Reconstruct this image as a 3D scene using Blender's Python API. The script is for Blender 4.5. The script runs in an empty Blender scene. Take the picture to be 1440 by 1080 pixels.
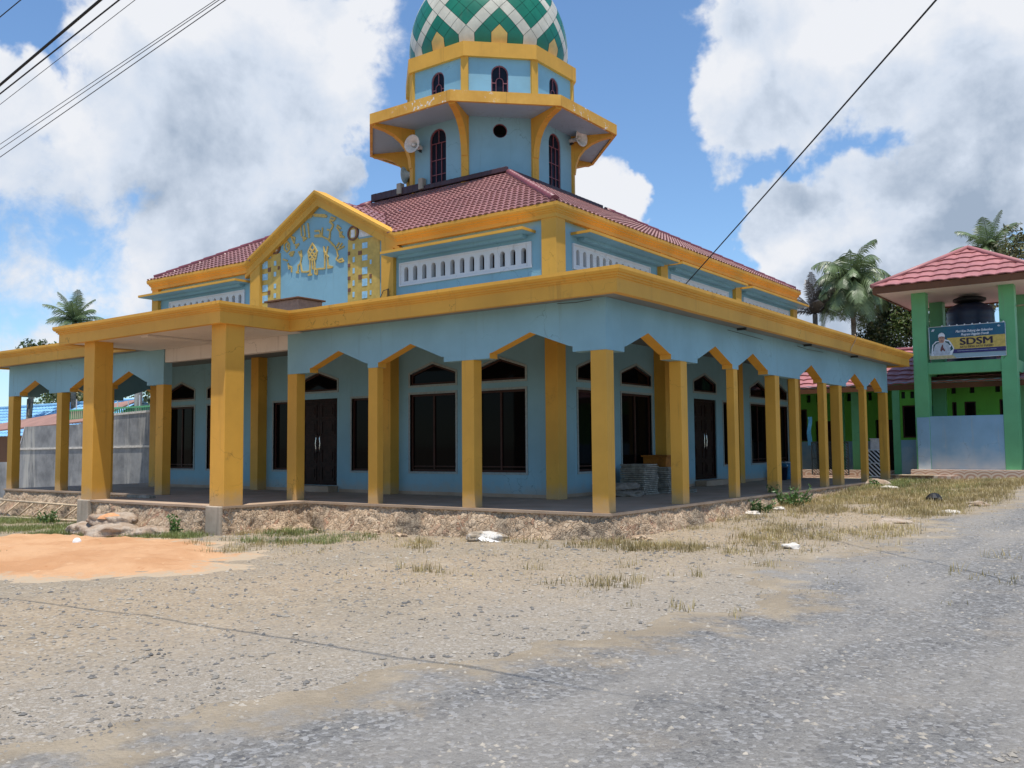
import bpy, bmesh, math, random
from mathutils import Vector, Matrix, noise
from mathutils.geometry import tessellate_polygon
random.seed(7)
R = math.radians
scene = bpy.context.scene
COL = scene.collection

# ------------------------------------------------------------------ camera
cam_d = bpy.data.cameras.new("camera")
cam = bpy.data.objects.new("camera", cam_d)
COL.objects.link(cam)
cam_d.sensor_width = 36.0
cam_d.lens = 1307.9157 / 1440.0 * 36.0
cam_d.clip_start = 0.05
cam_d.clip_end = 9000
CAM = Vector((8.6989, -14.725, 1.2214))
_yaw, _pit, _rol = -0.6352, 0.0675, -0.0081
_f = Vector((math.sin(_yaw)*math.cos(_pit), math.cos(_yaw)*math.cos(_pit), math.sin(_pit)))
_r = Vector((math.cos(_yaw), -math.sin(_yaw), 0)); _u = _r.cross(_f)
_r2 = _r*math.cos(_rol) + _u*math.sin(_rol); _u2 = -_r*math.sin(_rol) + _u*math.cos(_rol)
_m = Matrix((( _r2.x,_u2.x,-_f.x,CAM.x),( _r2.y,_u2.y,-_f.y,CAM.y),( _r2.z,_u2.z,-_f.z,CAM.z),(0,0,0,1)))
cam.matrix_world = _m
scene.camera = cam

# ------------------------------------------------------------------ light
SUN_DIR = Vector((1/6.7, -1/5.8, 1.0)).normalized()      # towards the sun
SUN_STRENGTH = 4.9
SKY_STRENGTH = 0.10
EXPOSURE = 0.10
sd = bpy.data.lights.new("sun", 'SUN'); sd.energy = SUN_STRENGTH; sd.angle = R(0.55); sd.color = (1.0, 0.955, 0.88)
sun = bpy.data.objects.new("sun", sd); COL.objects.link(sun)
sun.rotation_euler = (-SUN_DIR).to_track_quat('-Z', 'Y').to_euler(); sun.location = (0, -10, 40)
scene.view_settings.view_transform = 'Standard'
scene.view_settings.look = 'None'
scene.view_settings.exposure = EXPOSURE
scene.view_settings.gamma = 1.0
scene.view_settings.use_curve_mapping = False

# sky: Nishita air plus cumulus given by direction (clouds at infinity)
world = bpy.data.worlds.new("World"); scene.world = world
world.use_nodes = True
wt = world.node_tree
for n in list(wt.nodes): wt.nodes.remove(n)
def wn(t, **k):
    n = wt.nodes.new(t)
    for a, v in k.items(): setattr(n, a, v)
    return n
def wl(a, b): wt.links.new(a, b)
def wmath(op, a, b=None, c=None, clamp=False):
    n = wn('ShaderNodeMath', operation=op); n.use_clamp = clamp
    for i, x in enumerate((a, b, c)):
        if x is None: continue
        if isinstance(x, (int, float)): n.inputs[i].default_value = x
        else: wl(x, n.inputs[i])
    return n.outputs[0]
sky = wn('ShaderNodeTexSky', sky_type='NISHITA'); sky.sun_disc = False
sky.sun_elevation = math.asin(SUN_DIR.z); sky.sun_rotation = math.atan2(SUN_DIR.x, SUN_DIR.y)
sky.air_density = 1.0; sky.dust_density = 0.4; sky.ozone_density = 2.2; sky.altitude = 50
tc = wn('ShaderNodeTexCoord')
dirv = tc.outputs['Generated']
def wvec(op, a, b):
    n = wn('ShaderNodeVectorMath', operation=op)
    for i, x in enumerate((a, b)):
        if isinstance(x, (tuple, Vector)): n.inputs[i].default_value = x
        else: wl(x, n.inputs[i])
    return n
# azimuth/elevation centred cloud banks: (azimuth deg from +y towards +x, elevation deg, radius deg, weight)
CLOUDS = [ (-54.9,20.8,9.4,1.00),(-50.5,20.4,5.0,1.00),(-60.2,13.3,9.3,0.80),(-53.2,14.2,8.2,1.00),(-64.2,16.6,5.7,0.85),(-65.7,19.7,3.3,0.80),(-57.7,24.5,6.3,0.90),(-47.5,16.4,2.2,0.75),(-63.3,8.3,6.0,0.82),(-61.3,12.0,5.2,0.85),(-56.3,10.0,6.8,0.88),(-61.5,23.2,2.5,0.50),(-30.9,15.8,2.0,0.80),(-29.6,14.6,2.2,0.85),(-31.5,14.3,1.6,0.70),(-28.4,13.9,1.2,0.60),(-21.8,19.8,4.7,0.90),(-18.8,22.5,5.7,1.00),(-13.6,22.5,5.7,1.00),(-8.5,21.3,6.6,1.00),(-23.1,16.7,2.2,0.60),(-19.5,12.5,3.3,1.00),(-15.5,12.0,5.2,1.00),(-11.0,13.1,5.7,1.00),(-7.0,16.7,6.0,1.00),(-13.7,9.0,6.6,1.00),(-18.8,9.0,3.3,0.70) ]
def wnoise(vec, scale, detail, rough, dist=0.0):
    n = wn('ShaderNodeTexNoise'); n.inputs['Scale'].default_value = scale; n.inputs['Detail'].default_value = detail
    n.inputs['Roughness'].default_value = rough; n.inputs['Distortion'].default_value = dist
    wl(vec, n.inputs['Vector']); return n
def bank(vec):
    acc = None
    for az, el, rad, w in CLOUDS:
        d = Vector((math.sin(R(az))*math.cos(R(el)), math.cos(R(az))*math.cos(R(el)), math.sin(R(el))))
        dt = wvec('DISTANCE', vec, tuple(d)).outputs['Value']
        m = wn('ShaderNodeMapRange', interpolation_type='SMOOTHERSTEP')
        m.inputs[1].default_value = 2*math.sin(R(rad)/2)*1.35; m.inputs[2].default_value = 2*math.sin(R(rad)/2)*0.35
        m.inputs[3].default_value = 0.0; m.inputs[4].default_value = w
        wl(dt, m.inputs[0])
        acc = m.outputs[0] if acc is None else wmath('MAXIMUM', acc, m.outputs[0])
    return acc
wn1 = wn('ShaderNodeTexNoise'); wn1.inputs['Scale'].default_value = 9; wn1.inputs['Detail'].default_value = 5; wn1.inputs['Roughness'].default_value = .6; wl(dirv, wn1.inputs['Vector'])
wo1 = wn('ShaderNodeVectorMath', operation='SCALE'); wl(wvec('SUBTRACT', wn1.outputs['Color'], (.5, .5, .5)).outputs['Vector'], wo1.inputs[0]); wo1.inputs['Scale'].default_value = .13
warped = wvec('ADD', dirv, wo1.outputs['Vector']).outputs['Vector']
b0 = bank(warped)
n1 = wnoise(dirv, 5.5, 9.0, 0.57, 0.15).outputs['Fac']
n1s = wnoise(wvec('ADD', dirv, (0.012, -0.02, 0.05)).outputs['Vector'], 5.5, 7.0, 0.55, 0.15).outputs['Fac']
n2 = wnoise(dirv, 2.6, 4.0, 0.5).outputs['Fac']
n3 = wnoise(dirv, 17.0, 7.0, 0.62, 0.3).outputs['Fac']
dens = wmath('ADD', b0, wmath('MULTIPLY', wmath('SUBTRACT', n1, 0.5), 2.3))
dens = wmath('ADD', dens, wmath('MULTIPLY', wmath('SUBTRACT', n3, 0.5), 0.95))
alpha = wn('ShaderNodeMapRange', interpolation_type='SMOOTHSTEP')
for i, v in ((1, 0.31), (2, 0.68), (3, 0.0), (4, 1.0)): alpha.inputs[i].default_value = v
wl(dens, alpha.inputs[0])
# light and dark of the cloud mass: thick middles greyer, tops facing the sun whiter
relief = wmath('MULTIPLY', wmath('SUBTRACT', n1, n1s), 2.6)
thick = wn('ShaderNodeMapRange', interpolation_type='SMOOTHSTEP')
for i, v in ((1, 0.55), (2, 1.35), (3, 0.0), (4, 1.0)): thick.inputs[i].default_value = v
wl(wmath('ADD', dens, wmath('MULTIPLY', wmath('SUBTRACT', n2, 0.5), 1.0)), thick.inputs[0])
bup = bank(wvec('ADD', warped, (0.02, -0.03, 0.085)).outputs['Vector'])
under = wn('ShaderNodeMapRange', interpolation_type='SMOOTHSTEP')
for i, v in ((1, 0.25), (2, 1.05), (3, 0.0), (4, 1.0)): under.inputs[i].default_value = v
wl(wmath('ADD', bup, wmath('MULTIPLY', wmath('SUBTRACT', n1, 0.5), 1.5)), under.inputs[0])
br = wmath('SUBTRACT', wmath('ADD', 1.0, relief), wmath('MULTIPLY', under.outputs[0], 0.42))
br = wmath('SUBTRACT', br, wmath('MULTIPLY', thick.outputs[0], 0.20))
br = wmath('ADD', br, wmath('MULTIPLY', wmath('SUBTRACT', n3, 0.5), 0.34), clamp=True)
ramp = wn('ShaderNodeValToRGB')
cr = ramp.color_ramp
cr.elements[0].position = 0.25; cr.elements[0].color = (0.33, 0.41, 0.53, 1)
cr.elements[1].position = 0.98; cr.elements[1].color = (0.80, 0.82, 0.865, 1)
e = cr.elements.new(0.62); e.color = (0.62, 0.69, 0.80, 1)
wl(br, ramp.inputs[0])
csc = wn('ShaderNodeVectorMath', operation='SCALE'); wl(ramp.outputs['Color'], csc.inputs[0]); csc.inputs['Scale'].default_value = 1.0/SKY_STRENGTH
ssc = wvec('MULTIPLY', sky.outputs['Color'], (1.22, 1.45, 1.62))
mix = wn('ShaderNodeMix', data_type='RGBA')
wl(alpha.outputs[0], mix.inputs[0]); wl(ssc.outputs['Vector'], mix.inputs[6]); wl(csc.outputs['Vector'], mix.inputs[7])
bg = wn('ShaderNodeBackground'); bg.inputs['Strength'].default_value = SKY_STRENGTH
wl(mix.outputs[2], bg.inputs['Color'])
wo = wn('ShaderNodeOutputWorld'); wl(bg.outputs[0], wo.inputs['Surface'])

# ------------------------------------------------------------------ materials
def srgb(r, g, b):
    f = lambda c: (c/255/12.92 if c/255 <= .04045 else ((c/255+.055)/1.055)**2.4)
    return (f(r), f(g), f(b), 1)
class NT:
    def __init__(s, name):
        s.m = bpy.data.materials.new(name); s.m.use_nodes = True
        s.t = s.m.node_tree; s.b = s.t.nodes['Principled BSDF']
        s.geo = s.t.nodes.new('ShaderNodeNewGeometry'); s.pos = s.geo.outputs['Position']
    def n(s, t, **k):
        n = s.t.nodes.new(t)
        for a, v in k.items(): setattr(n, a, v)
        return n
    def l(s, a, b): s.t.links.new(a, b)
    def sc(s, vec, xyz):
        n = s.n('ShaderNodeVectorMath', operation='MULTIPLY'); s.l(vec, n.inputs[0]); n.inputs[1].default_value = xyz; return n.outputs[0]
    def noise(s, scale, detail=4, rough=.55, vec=None, dist=0):
        n = s.n('ShaderNodeTexNoise'); n.inputs['Scale'].default_value = scale; n.inputs['Detail'].default_value = detail
        n.inputs['Roughness'].default_value = rough; n.inputs['Distortion'].default_value = dist
        s.l(vec or s.pos, n.inputs['Vector']); return n.outputs['Fac']
    def vor(s, scale, feature='F1', out='Distance', vec=None):
        n = s.n('ShaderNodeTexVoronoi', feature=feature); n.inputs['Scale'].default_value = scale
        s.l(vec or s.pos, n.inputs['Vector']); return n.outputs[out]
    def mr(s, x, a, b, c=0., d=1., smooth=True):
        n = s.n('ShaderNodeMapRange', interpolation_type='SMOOTHSTEP' if smooth else 'LINEAR')
        for i, v in ((1, a), (2, b), (3, c), (4, d)): n.inputs[i].default_value = v
        s.l(x, n.inputs[0]); return n.outputs[0]
    def math(s, op, a, b=None):
        n = s.n('ShaderNodeMath', operation=op)
        for i, x in enumerate((a, b)):
            if x is None: continue
            if isinstance(x, (int, float)): n.inputs[i].default_value = x
            else: s.l(x, n.inputs[i])
        return n.outputs[0]
    def mix(s, fac, a, b):
        n = s.n('ShaderNodeMix', data_type='RGBA')
        for i, x in ((0, fac), (6, a), (7, b)):
            if isinstance(x, (int, float)): n.inputs[i].default_value = x
            elif isinstance(x, tuple): n.inputs[i].default_value = x if len(x) == 4 else (*x, 1)
            else: s.l(x, n.inputs[i])
        return n.outputs[2]
    def bump(s, h, strength=.4, dist=.01, normal=None):
        n = s.n('ShaderNodeBump'); n.inputs['Strength'].default_value = strength; n.inputs['Distance'].default_value = dist
        s.l(h, n.inputs['Height'])
        if normal: s.l(normal, n.inputs['Normal'])
        s.l(n.outputs[0], s.b.inputs['Normal']); return n.outputs[0]
    def done(s, col, rough=.7, metallic=0., spec=.4):
        if isinstance(col, tuple): s.b.inputs['Base Color'].default_value = col if len(col) == 4 else (*col, 1)
        else: s.l(col, s.b.inputs['Base Color'])
        if isinstance(rough, (int, float)): s.b.inputs['Roughness'].default_value = rough
        else: s.l(rough, s.b.inputs['Roughness'])
        s.b.inputs['Metallic'].default_value = metallic
        s.b.inputs['Specular IOR Level'].default_value = spec
        return s.m
def shade(c, k): return tuple(x*k for x in c[:3]) + (1,)

def paint(name, c, var=.10, dirt=(.10, .085, .06), dirt_amt=.45, rough=.62, spec=.3, grime=.75, foot=False):
    """wall paint: slow tone drift, rain streaks, small stains, fine roller texture"""
    s = NT(name)
    drift = s.noise(.55, 4, .6)
    col = s.mix(s.mr(drift, .3, .7), shade(c, 1-var), shade(c, 1+var*.7))
    streak = s.noise(1.0, 5, .65, s.sc(s.pos, (5.5, 5.5, .38)))
    spots = s.noise(9, 5, .7)
    a = s.math('MULTIPLY', s.mr(streak, .56, .74), s.mr(drift, .35, .75, .25, 1.))
    b = s.mr(spots, .66, .80)
    col = s.mix(s.math('MULTIPLY', a, dirt_amt*grime), col, (*dirt, 1))
    col = s.mix(s.math('MULTIPLY', b, dirt_amt*.55*grime), col, (*dirt, 1))
    if foot:      # splash and dust at the floor, scuffs at hand height
        sx = s.n('ShaderNodeSeparateXYZ'); s.l(s.pos, sx.inputs[0]); fn_ = s.noise(4.5, 6, .7)
        zz = s.math('SUBTRACT', sx.outputs[2], s.math('MULTIPLY', fn_, .55)); below = s.mr(sx.outputs[2], -.2, -.1, 0, 1)
        col = s.mix(s.math('MULTIPLY', s.mr(zz, -.25, .12, .55, 0), below), col, (.40, .31, .21, 1))
        sc2 = s.noise(13, 5, .75, s.sc(s.pos, (1, 1, .45))); col = s.mix(s.math('MULTIPLY', s.mr(sc2, .66, .72, 0, .6), s.mr(sx.outputs[2], 1.9, .9, 0, 1)), col, shade(c, .35))
    ck = s.n('ShaderNodeTexVoronoi', feature='DISTANCE_TO_EDGE'); ck.inputs['Scale'].default_value = .8
    wp = s.n('ShaderNodeVectorMath', operation='ADD'); s.l(s.pos, wp.inputs[0]); wsc = s.n('ShaderNodeVectorMath', operation='SCALE'); nc_ = s.n('ShaderNodeTexNoise'); nc_.inputs['Scale'].default_value = 3; nc_.inputs['Detail'].default_value = 5; s.l(s.pos, nc_.inputs['Vector']); s.l(nc_.outputs['Color'], wsc.inputs[0]); wsc.inputs['Scale'].default_value = .55; s.l(wsc.outputs[0], wp.inputs[1]); s.l(wp.outputs[0], ck.inputs['Vector'])
    col = s.mix(s.math('MULTIPLY', s.mr(ck.outputs['Distance'], .0, .007, .55, 0), s.mr(drift, .5, .6)), col, shade(c, .3))
    mould = s.noise(2.4, 7, .72); col = s.mix(s.math('MULTIPLY', s.mr(mould, .60, .74, 0, .38), s.mr(drift, .4, .6, .2, 1.)), col, (*dirt, 1))
    fine = s.noise(60, 3, .6); wav = s.noise(3.2, 2, .5)
    h = s.math('ADD', s.math('MULTIPLY', fine, .25), wav)
    s.bump(h, .28, .012)
    return s.done(col, rough, 0, spec)

M = {}
M['blue'] = paint('blue_paint', (.235, .415, .485), .11, (.17, .22, .22), .7, foot=True)
M['yellow'] = paint('yellow_paint', (.66, .345, .052), .12, (.16, .085, .03), .6, foot=True)
M['white_paint'] = paint('white_paint', (.68, .67, .67), .06, (.25, .22, .18), .6)
M['green'] = paint('green_paint', (.155, .45, .205), .14, (.20, .26, .17), .8, grime=.9)
M['lime'] = paint('lime_paint', (.13, .42, .05), .12, (.08, .16, .04), .6)
M['school_blue'] = paint('school_blue_paint', (.26, .43, .56), .14, (.42, .42, .38), .9, grime=.9)
s_m = M['school_blue']; t_ = s_m.node_tree; pb_ = t_.nodes['Principled BSDF']; lk = pb_.inputs['Base Color'].links[0].from_socket     # splash dust along the foot
gn = t_.nodes.new('ShaderNodeNewGeometry'); sx_ = t_.nodes.new('ShaderNodeSeparateXYZ'); t_.links.new(gn.outputs['Position'], sx_.inputs[0])
nn_ = t_.nodes.new('ShaderNodeTexNoise'); nn_.inputs['Scale'].default_value = 2.2; nn_.inputs['Detail'].default_value = 6; t_.links.new(gn.outputs['Position'], nn_.inputs['Vector'])
ma = t_.nodes.new('ShaderNodeMath'); ma.operation = 'MULTIPLY_ADD'; t_.links.new(nn_.outputs['Fac'], ma.inputs[0]); ma.inputs[1].default_value = -1.3; t_.links.new(sx_.outputs['Z'], ma.inputs[2])
mr_ = t_.nodes.new('ShaderNodeMapRange'); mr_.inputs[1].default_value = -.45; mr_.inputs[2].default_value = .45; mr_.inputs[3].default_value = .75; mr_.inputs[4].default_value = 0; t_.links.new(ma.outputs[0], mr_.inputs[0])
mx_ = t_.nodes.new('ShaderNodeMix'); mx_.data_type = 'RGBA'; t_.links.new(mr_.outputs[0], mx_.inputs[0]); t_.links.new(lk, mx_.inputs[6]); mx_.inputs[7].default_value = (.62, .60, .54, 1); t_.links.new(mx_.outputs[2], pb_.inputs['Base Color'])
M['ceiling'] = paint('ceiling_plaster', (.64, .58, .53), .07, (.2, .15, .12), .7)
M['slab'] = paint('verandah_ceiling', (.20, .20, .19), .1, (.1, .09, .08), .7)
M['soffit'] = paint('soffit_paint', (.33, .46, .56), .07, (.2, .2, .2), .7)
M['brown_wood'] = paint('brown_wood', (.17, .07, .03), .2, (.05, .03, .02), .6)
def simple(name, c, rough=.6, metallic=0, spec=.4, nscale=12, var=.15, bump=.15, bd=.005):
    s = NT(name); f = s.noise(nscale, 5, .6)
    col = s.mix(s.mr(f, .3, .7), shade(c, 1-var), shade(c, 1+var))
    if bump: s.bump(f, bump, bd)
    return s.done(col, rough, metallic, spec)
M['frame'] = simple('window_frame_wood', (.05, .020, .014), .5, spec=.2)
M['trim'] = simple('opening_trim', (.30, .34, .33), .8, nscale=20)
M['door'] = simple('door_wood', (.020, .008, .006), .45, spec=.12, nscale=8, var=.4)
M['chrome'] = simple('steel_handle', (.75, .75, .72), .25, 1.0)
M['drum_frame'] = simple('drum_window_frame', (.24, .075, .085), .5)
def glass(name, c, rough=.04):
    s = NT(name); w = s.noise(1.3, 2, .5); s.bump(w, .05, .02)
    return s.done(c, rough, 0, .045)
M['glass'] = glass('dark_glass', (.0045, .004, .004))
M['glass2'] = glass('drum_glass', (.015, .018, .028), .15)
# verandah floor
s = NT('floor_concrete'); a = s.noise(1.1, 5, .6); b = s.noise(14, 5, .7)
col = s.mix(s.mr(a, .3, .7), (.34, .24, .16, 1), (.45, .33, .235, 1)); col = s.mix(s.mr(b, .55, .8, 0, .5), col, (.46, .40, .33, 1)); s.bump(b, .3, .01)
M['floor'] = s.done(col, .85)
s = NT('raw_concrete'); a = s.noise(1.6, 6, .65); b = s.noise(1, 5, .6, s.sc(s.pos, (6, 6, .5))); c2 = s.noise(30, 4, .7)
col = s.mix(s.mr(a, .3, .7), (.34, .28, .21, 1), (.48, .40, .31, 1)); col = s.mix(s.mr(b, .5, .75, 0, .6), col, (.10, .095, .085, 1))
s.bump(s.math('ADD', a, s.math('MULTIPLY', c2, .3)), .5, .02); M['concrete'] = s.done(col, .9, 0, .2)
s = NT('grey_rendered_wall'); a = s.noise(1.1, 6, .65); b = s.noise(1, 6, .65, s.sc(s.pos, (2.2, 2.2, .22))); c2 = s.noise(26, 4, .7)
col = s.mix(s.mr(a, .3, .7), (.17, .17, .17, 1), (.33, .325, .315, 1)); col = s.mix(s.mr(b, .50, .66, 0, .75), col, (.52, .49, .43, 1))
col = s.mix(s.mr(s.noise(1.2, 5, .7, s.sc(s.pos, (3.5, 3.5, .3))), .6, .75, 0, .6), col, (.07, .07, .07, 1))
s.bump(s.math('ADD', a, s.math('MULTIPLY', c2, .3)), .5, .02); M['greywall'] = s.done(col, .92, 0, .2)
# rubble plinth
s = NT('rubble_masonry'); wv = s.noise(3.0, 3, .5)
vv = s.n('ShaderNodeVectorMath', operation='ADD'); s.l(s.pos, vv.inputs[0]); s.l(wv, vv.inputs[1])
cell = s.vor(8.5, 'F1', 'Color', vv.outputs[0]); edge = s.vor(8.5, 'DISTANCE_TO_EDGE', 'Distance', vv.outputs[0])
sp = s.n('ShaderNodeSeparateColor'); s.l(cell, sp.inputs[0])
big = s.noise(.5, 4, .6); fine = s.noise(24, 5, .7)
col = s.mix(sp.outputs[0], (.46, .325, .21, 1), (.62, .47, .325, 1)); col = s.mix(s.mr(sp.outputs[1], .82, .97, 0, .6), col, (.34, .16, .10, 1))
col = s.mix(s.mr(big, .5, .62), col, s.mix(sp.outputs[2], (.20, .155, .115, 1), (.36, .29, .21, 1)))
col = s.mix(s.mr(edge, .0, .08, .5, 0), col, (.20, .13, .085, 1)); col = s.mix(s.mr(fine, .55, .75, 0, .5), col, (.47, .38, .27, 1))
s.bump(s.math('ADD', fine, s.mr(edge, 0, .12)), .8, .03); M['rubble'] = s.done(col, .95, 0, .15)
# roof tiles (metal tile sheet): gloss on a maroon coat
def tilemat(name, c, rough=.38):
    s = NT(name); a = s.noise(.7, 4, .6); b = s.noise(6, 5, .65); c3 = s.noise(45, 2, .5)
    col = s.mix(s.mr(a, .3, .7), shade(c, .85), shade(c, 1.12)); col = s.mix(s.mr(b, .6, .8, 0, .35), col, shade(c, .45))
    s.bump(c3, .06, .004); return s.done(col, s.mr(b, .3, .7, rough-.06, rough+.14), 0, .5)
M['roof'] = tilemat('maroon_roof_tile', (.28, .130, .122), .36)
M['ridge'] = tilemat('maroon_ridge', (.20, .055, .065), .4)
M['ridge_dark'] = tilemat('dark_ridge', (.062, .026, .032), .55)
M['pinkroof'] = tilemat('pink_roof_tile', (.37, .145, .14), .5)
M['blueroof'] = tilemat('blue_roof_tile', (.24, .48, .70), .25)
M['brownroof'] = tilemat('brown_roof_sheet', (.30, .16, .12), .7)
def lacq(name, c, rough=.34):
    s = NT(name); a = s.noise(1.7, 5, .65); st = s.noise(1, 5, .65, s.sc(s.pos, (4, 4, .5)))
    col = s.mix(s.mr(a, .3, .7), shade(c, .86), shade(c, 1.12)); col = s.mix(s.mr(st, .56, .76, 0, .35), col, shade((.13, .12, .08), 1))
    return s.done(col, rough, 0, .5)
M['dome_green'] = lacq('dome_green', (.008, .155, .088)); M['dome_white'] = lacq('dome_white', (.56, .535, .43)); M['dome_yellow'] = lacq('dome_yellow', (.66, .43, .11))
M['seam'] = simple('dome_seam', (.03, .07, .05), .6)
M['ornament_gold'] = simple('ornament_gold', (.58, .39, .11), .6)
M['mosaic_yellow'] = simple('mosaic_yellow', (.56, .37, .085), .6, nscale=5)
M['mosaic_blue'] = simple('mosaic_blue', (.33, .55, .68), .6)
M['mosaic_brown'] = simple('mosaic_brown', (.20, .085, .045), .6)
M['mosaic_white'] = simple('mosaic_white', (.70, .68, .66), .6)
M['horn'] = simple('loudspeaker_grey', (.66, .63, .58), .5)
M['steel_dark'] = simple('dark_steel', (.05, .055, .055), .5, .3)
M['black'] = simple('black_cable', (.012, .012, .014), .7)
M['cable_grey'] = simple('grey_cable', (.05, .05, .055), .7)
M['tank'] = simple('tank_plastic', (.012, .020, .050), .42, nscale=3)
s = NT('sack_cloth'); a = s.noise(3.1, 5, .65); bq = s.noise(15, 5, .7); wv = s.n('ShaderNodeTexWave'); wv.inputs['Scale'].default_value = 55; s.l(s.pos, wv.inputs['Vector'])
col = s.mix(s.mr(a, .35, .65), (.50, .36, .25, 1), (.68, .56, .44, 1)); col = s.mix(s.mr(bq, .58, .72, 0, .6), col, (.26, .18, .12, 1)); s.bump(s.math('ADD', s.math('MULTIPLY', a, 1.5), s.math('ADD', bq, s.math('MULTIPLY', wv.outputs['Fac'], .12))), .9, .05); M['sack'] = s.done(col, .95, 0, .1)
M['sand_spill'] = simple('spilled_sand', (.60, .30, .15), .95, 0, .1, 9, .2, .5, .02)
M['sack_white'] = simple('white_stone', (.62, .57, .50), .8, 0, .2, 9, .2, .5, .02)
s = NT('torn_white_sack'); a = s.noise(2.6, 4, .6); bq = s.noise(11, 5, .7); wv = s.n('ShaderNodeTexWave'); wv.inputs['Scale'].default_value = 60; s.l(s.pos, wv.inputs['Vector'])
col = s.mix(s.mr(a, .46, .54), (.42, .34, .25, 1), (.70, .66, .60, 1)); col = s.mix(s.mr(bq, .58, .66, 0, .8), col, (.20, .19, .19, 1)); s.bump(s.math('ADD', bq, s.math('MULTIPLY', wv.outputs['Fac'], .15)), .7, .03); M['torn_sack'] = s.done(col, .8, 0, .2)
M['sack_cement'] = simple('cement_sack', (.24, .20, .16), .9, 0, .1, 7, .25, .5, .02)
M['tilestack'] = simple('stacked_tiles', (.30, .27, .22), .9, 0, .2, 8, .35, .4, .01)
M['orangewood'] = simple('orange_board', (.36, .13, .018), .6, 0, .3, 5, .25)
M['bucket'] = simple('blue_plastic', (.05, .20, .36), .45)
M['bamboo'] = simple('pale_pole', (.50, .38, .25), .7, nscale=6, var=.25)
M['terracotta'] = simple('brown_box', (.33, .19, .13), .8)
M['lump'] = simple('black_lump', (.010, .010, .011), .6)
M['paper'] = simple('white_paper', (.80, .78, .75), .7)
s = NT('tile_step'); vx = s.sc(s.pos, (1/.42, 1/.42, 1/.30))
fr = s.n('ShaderNodeVectorMath', operation='FRACTION'); s.l(vx, fr.inputs[0])
ds = s.n('ShaderNodeVectorMath', operation='DISTANCE'); s.l(fr.outputs[0], ds.inputs[0]); ds.inputs[1].default_value = (.5, .5, .1)
wv = s.math('SINE', s.math('MULTIPLY', ds.outputs['Value'], 26.)); s.b.inputs['Roughness'].default_value = .4
col = s.mix(s.mr(wv, -.1, .2), (.56, .46, .37, 1), (.40, .25, .18, 1)); M['steptile'] = s.done(col, .4)

# ------------------------------------------------------------------ ground heights
def sstep(a, b, x):
    t = min(1., max(0., (x-a)/(b-a))); return t*t*(3-2*t)
def nz(x, y, f, amp, o=0.): return noise.noise(Vector((x*f+o, y*f-o, o*1.7)))*amp
def gz(x, y, fine=True):
    z = -.5 + .016*max(-24., min(0., x)) + .43*sstep(0, 20, y)*sstep(-26, -18, x) + .35*sstep(2, 9, x)*sstep(10, 22, y)
    z += nz(x, y, .16, .06, 3.1)*min(1, 1.0)
    if fine: z += nz(x, y, .9, .022, 7.7) + nz(x, y, 3.1, .008, 1.2)
    return z

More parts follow.
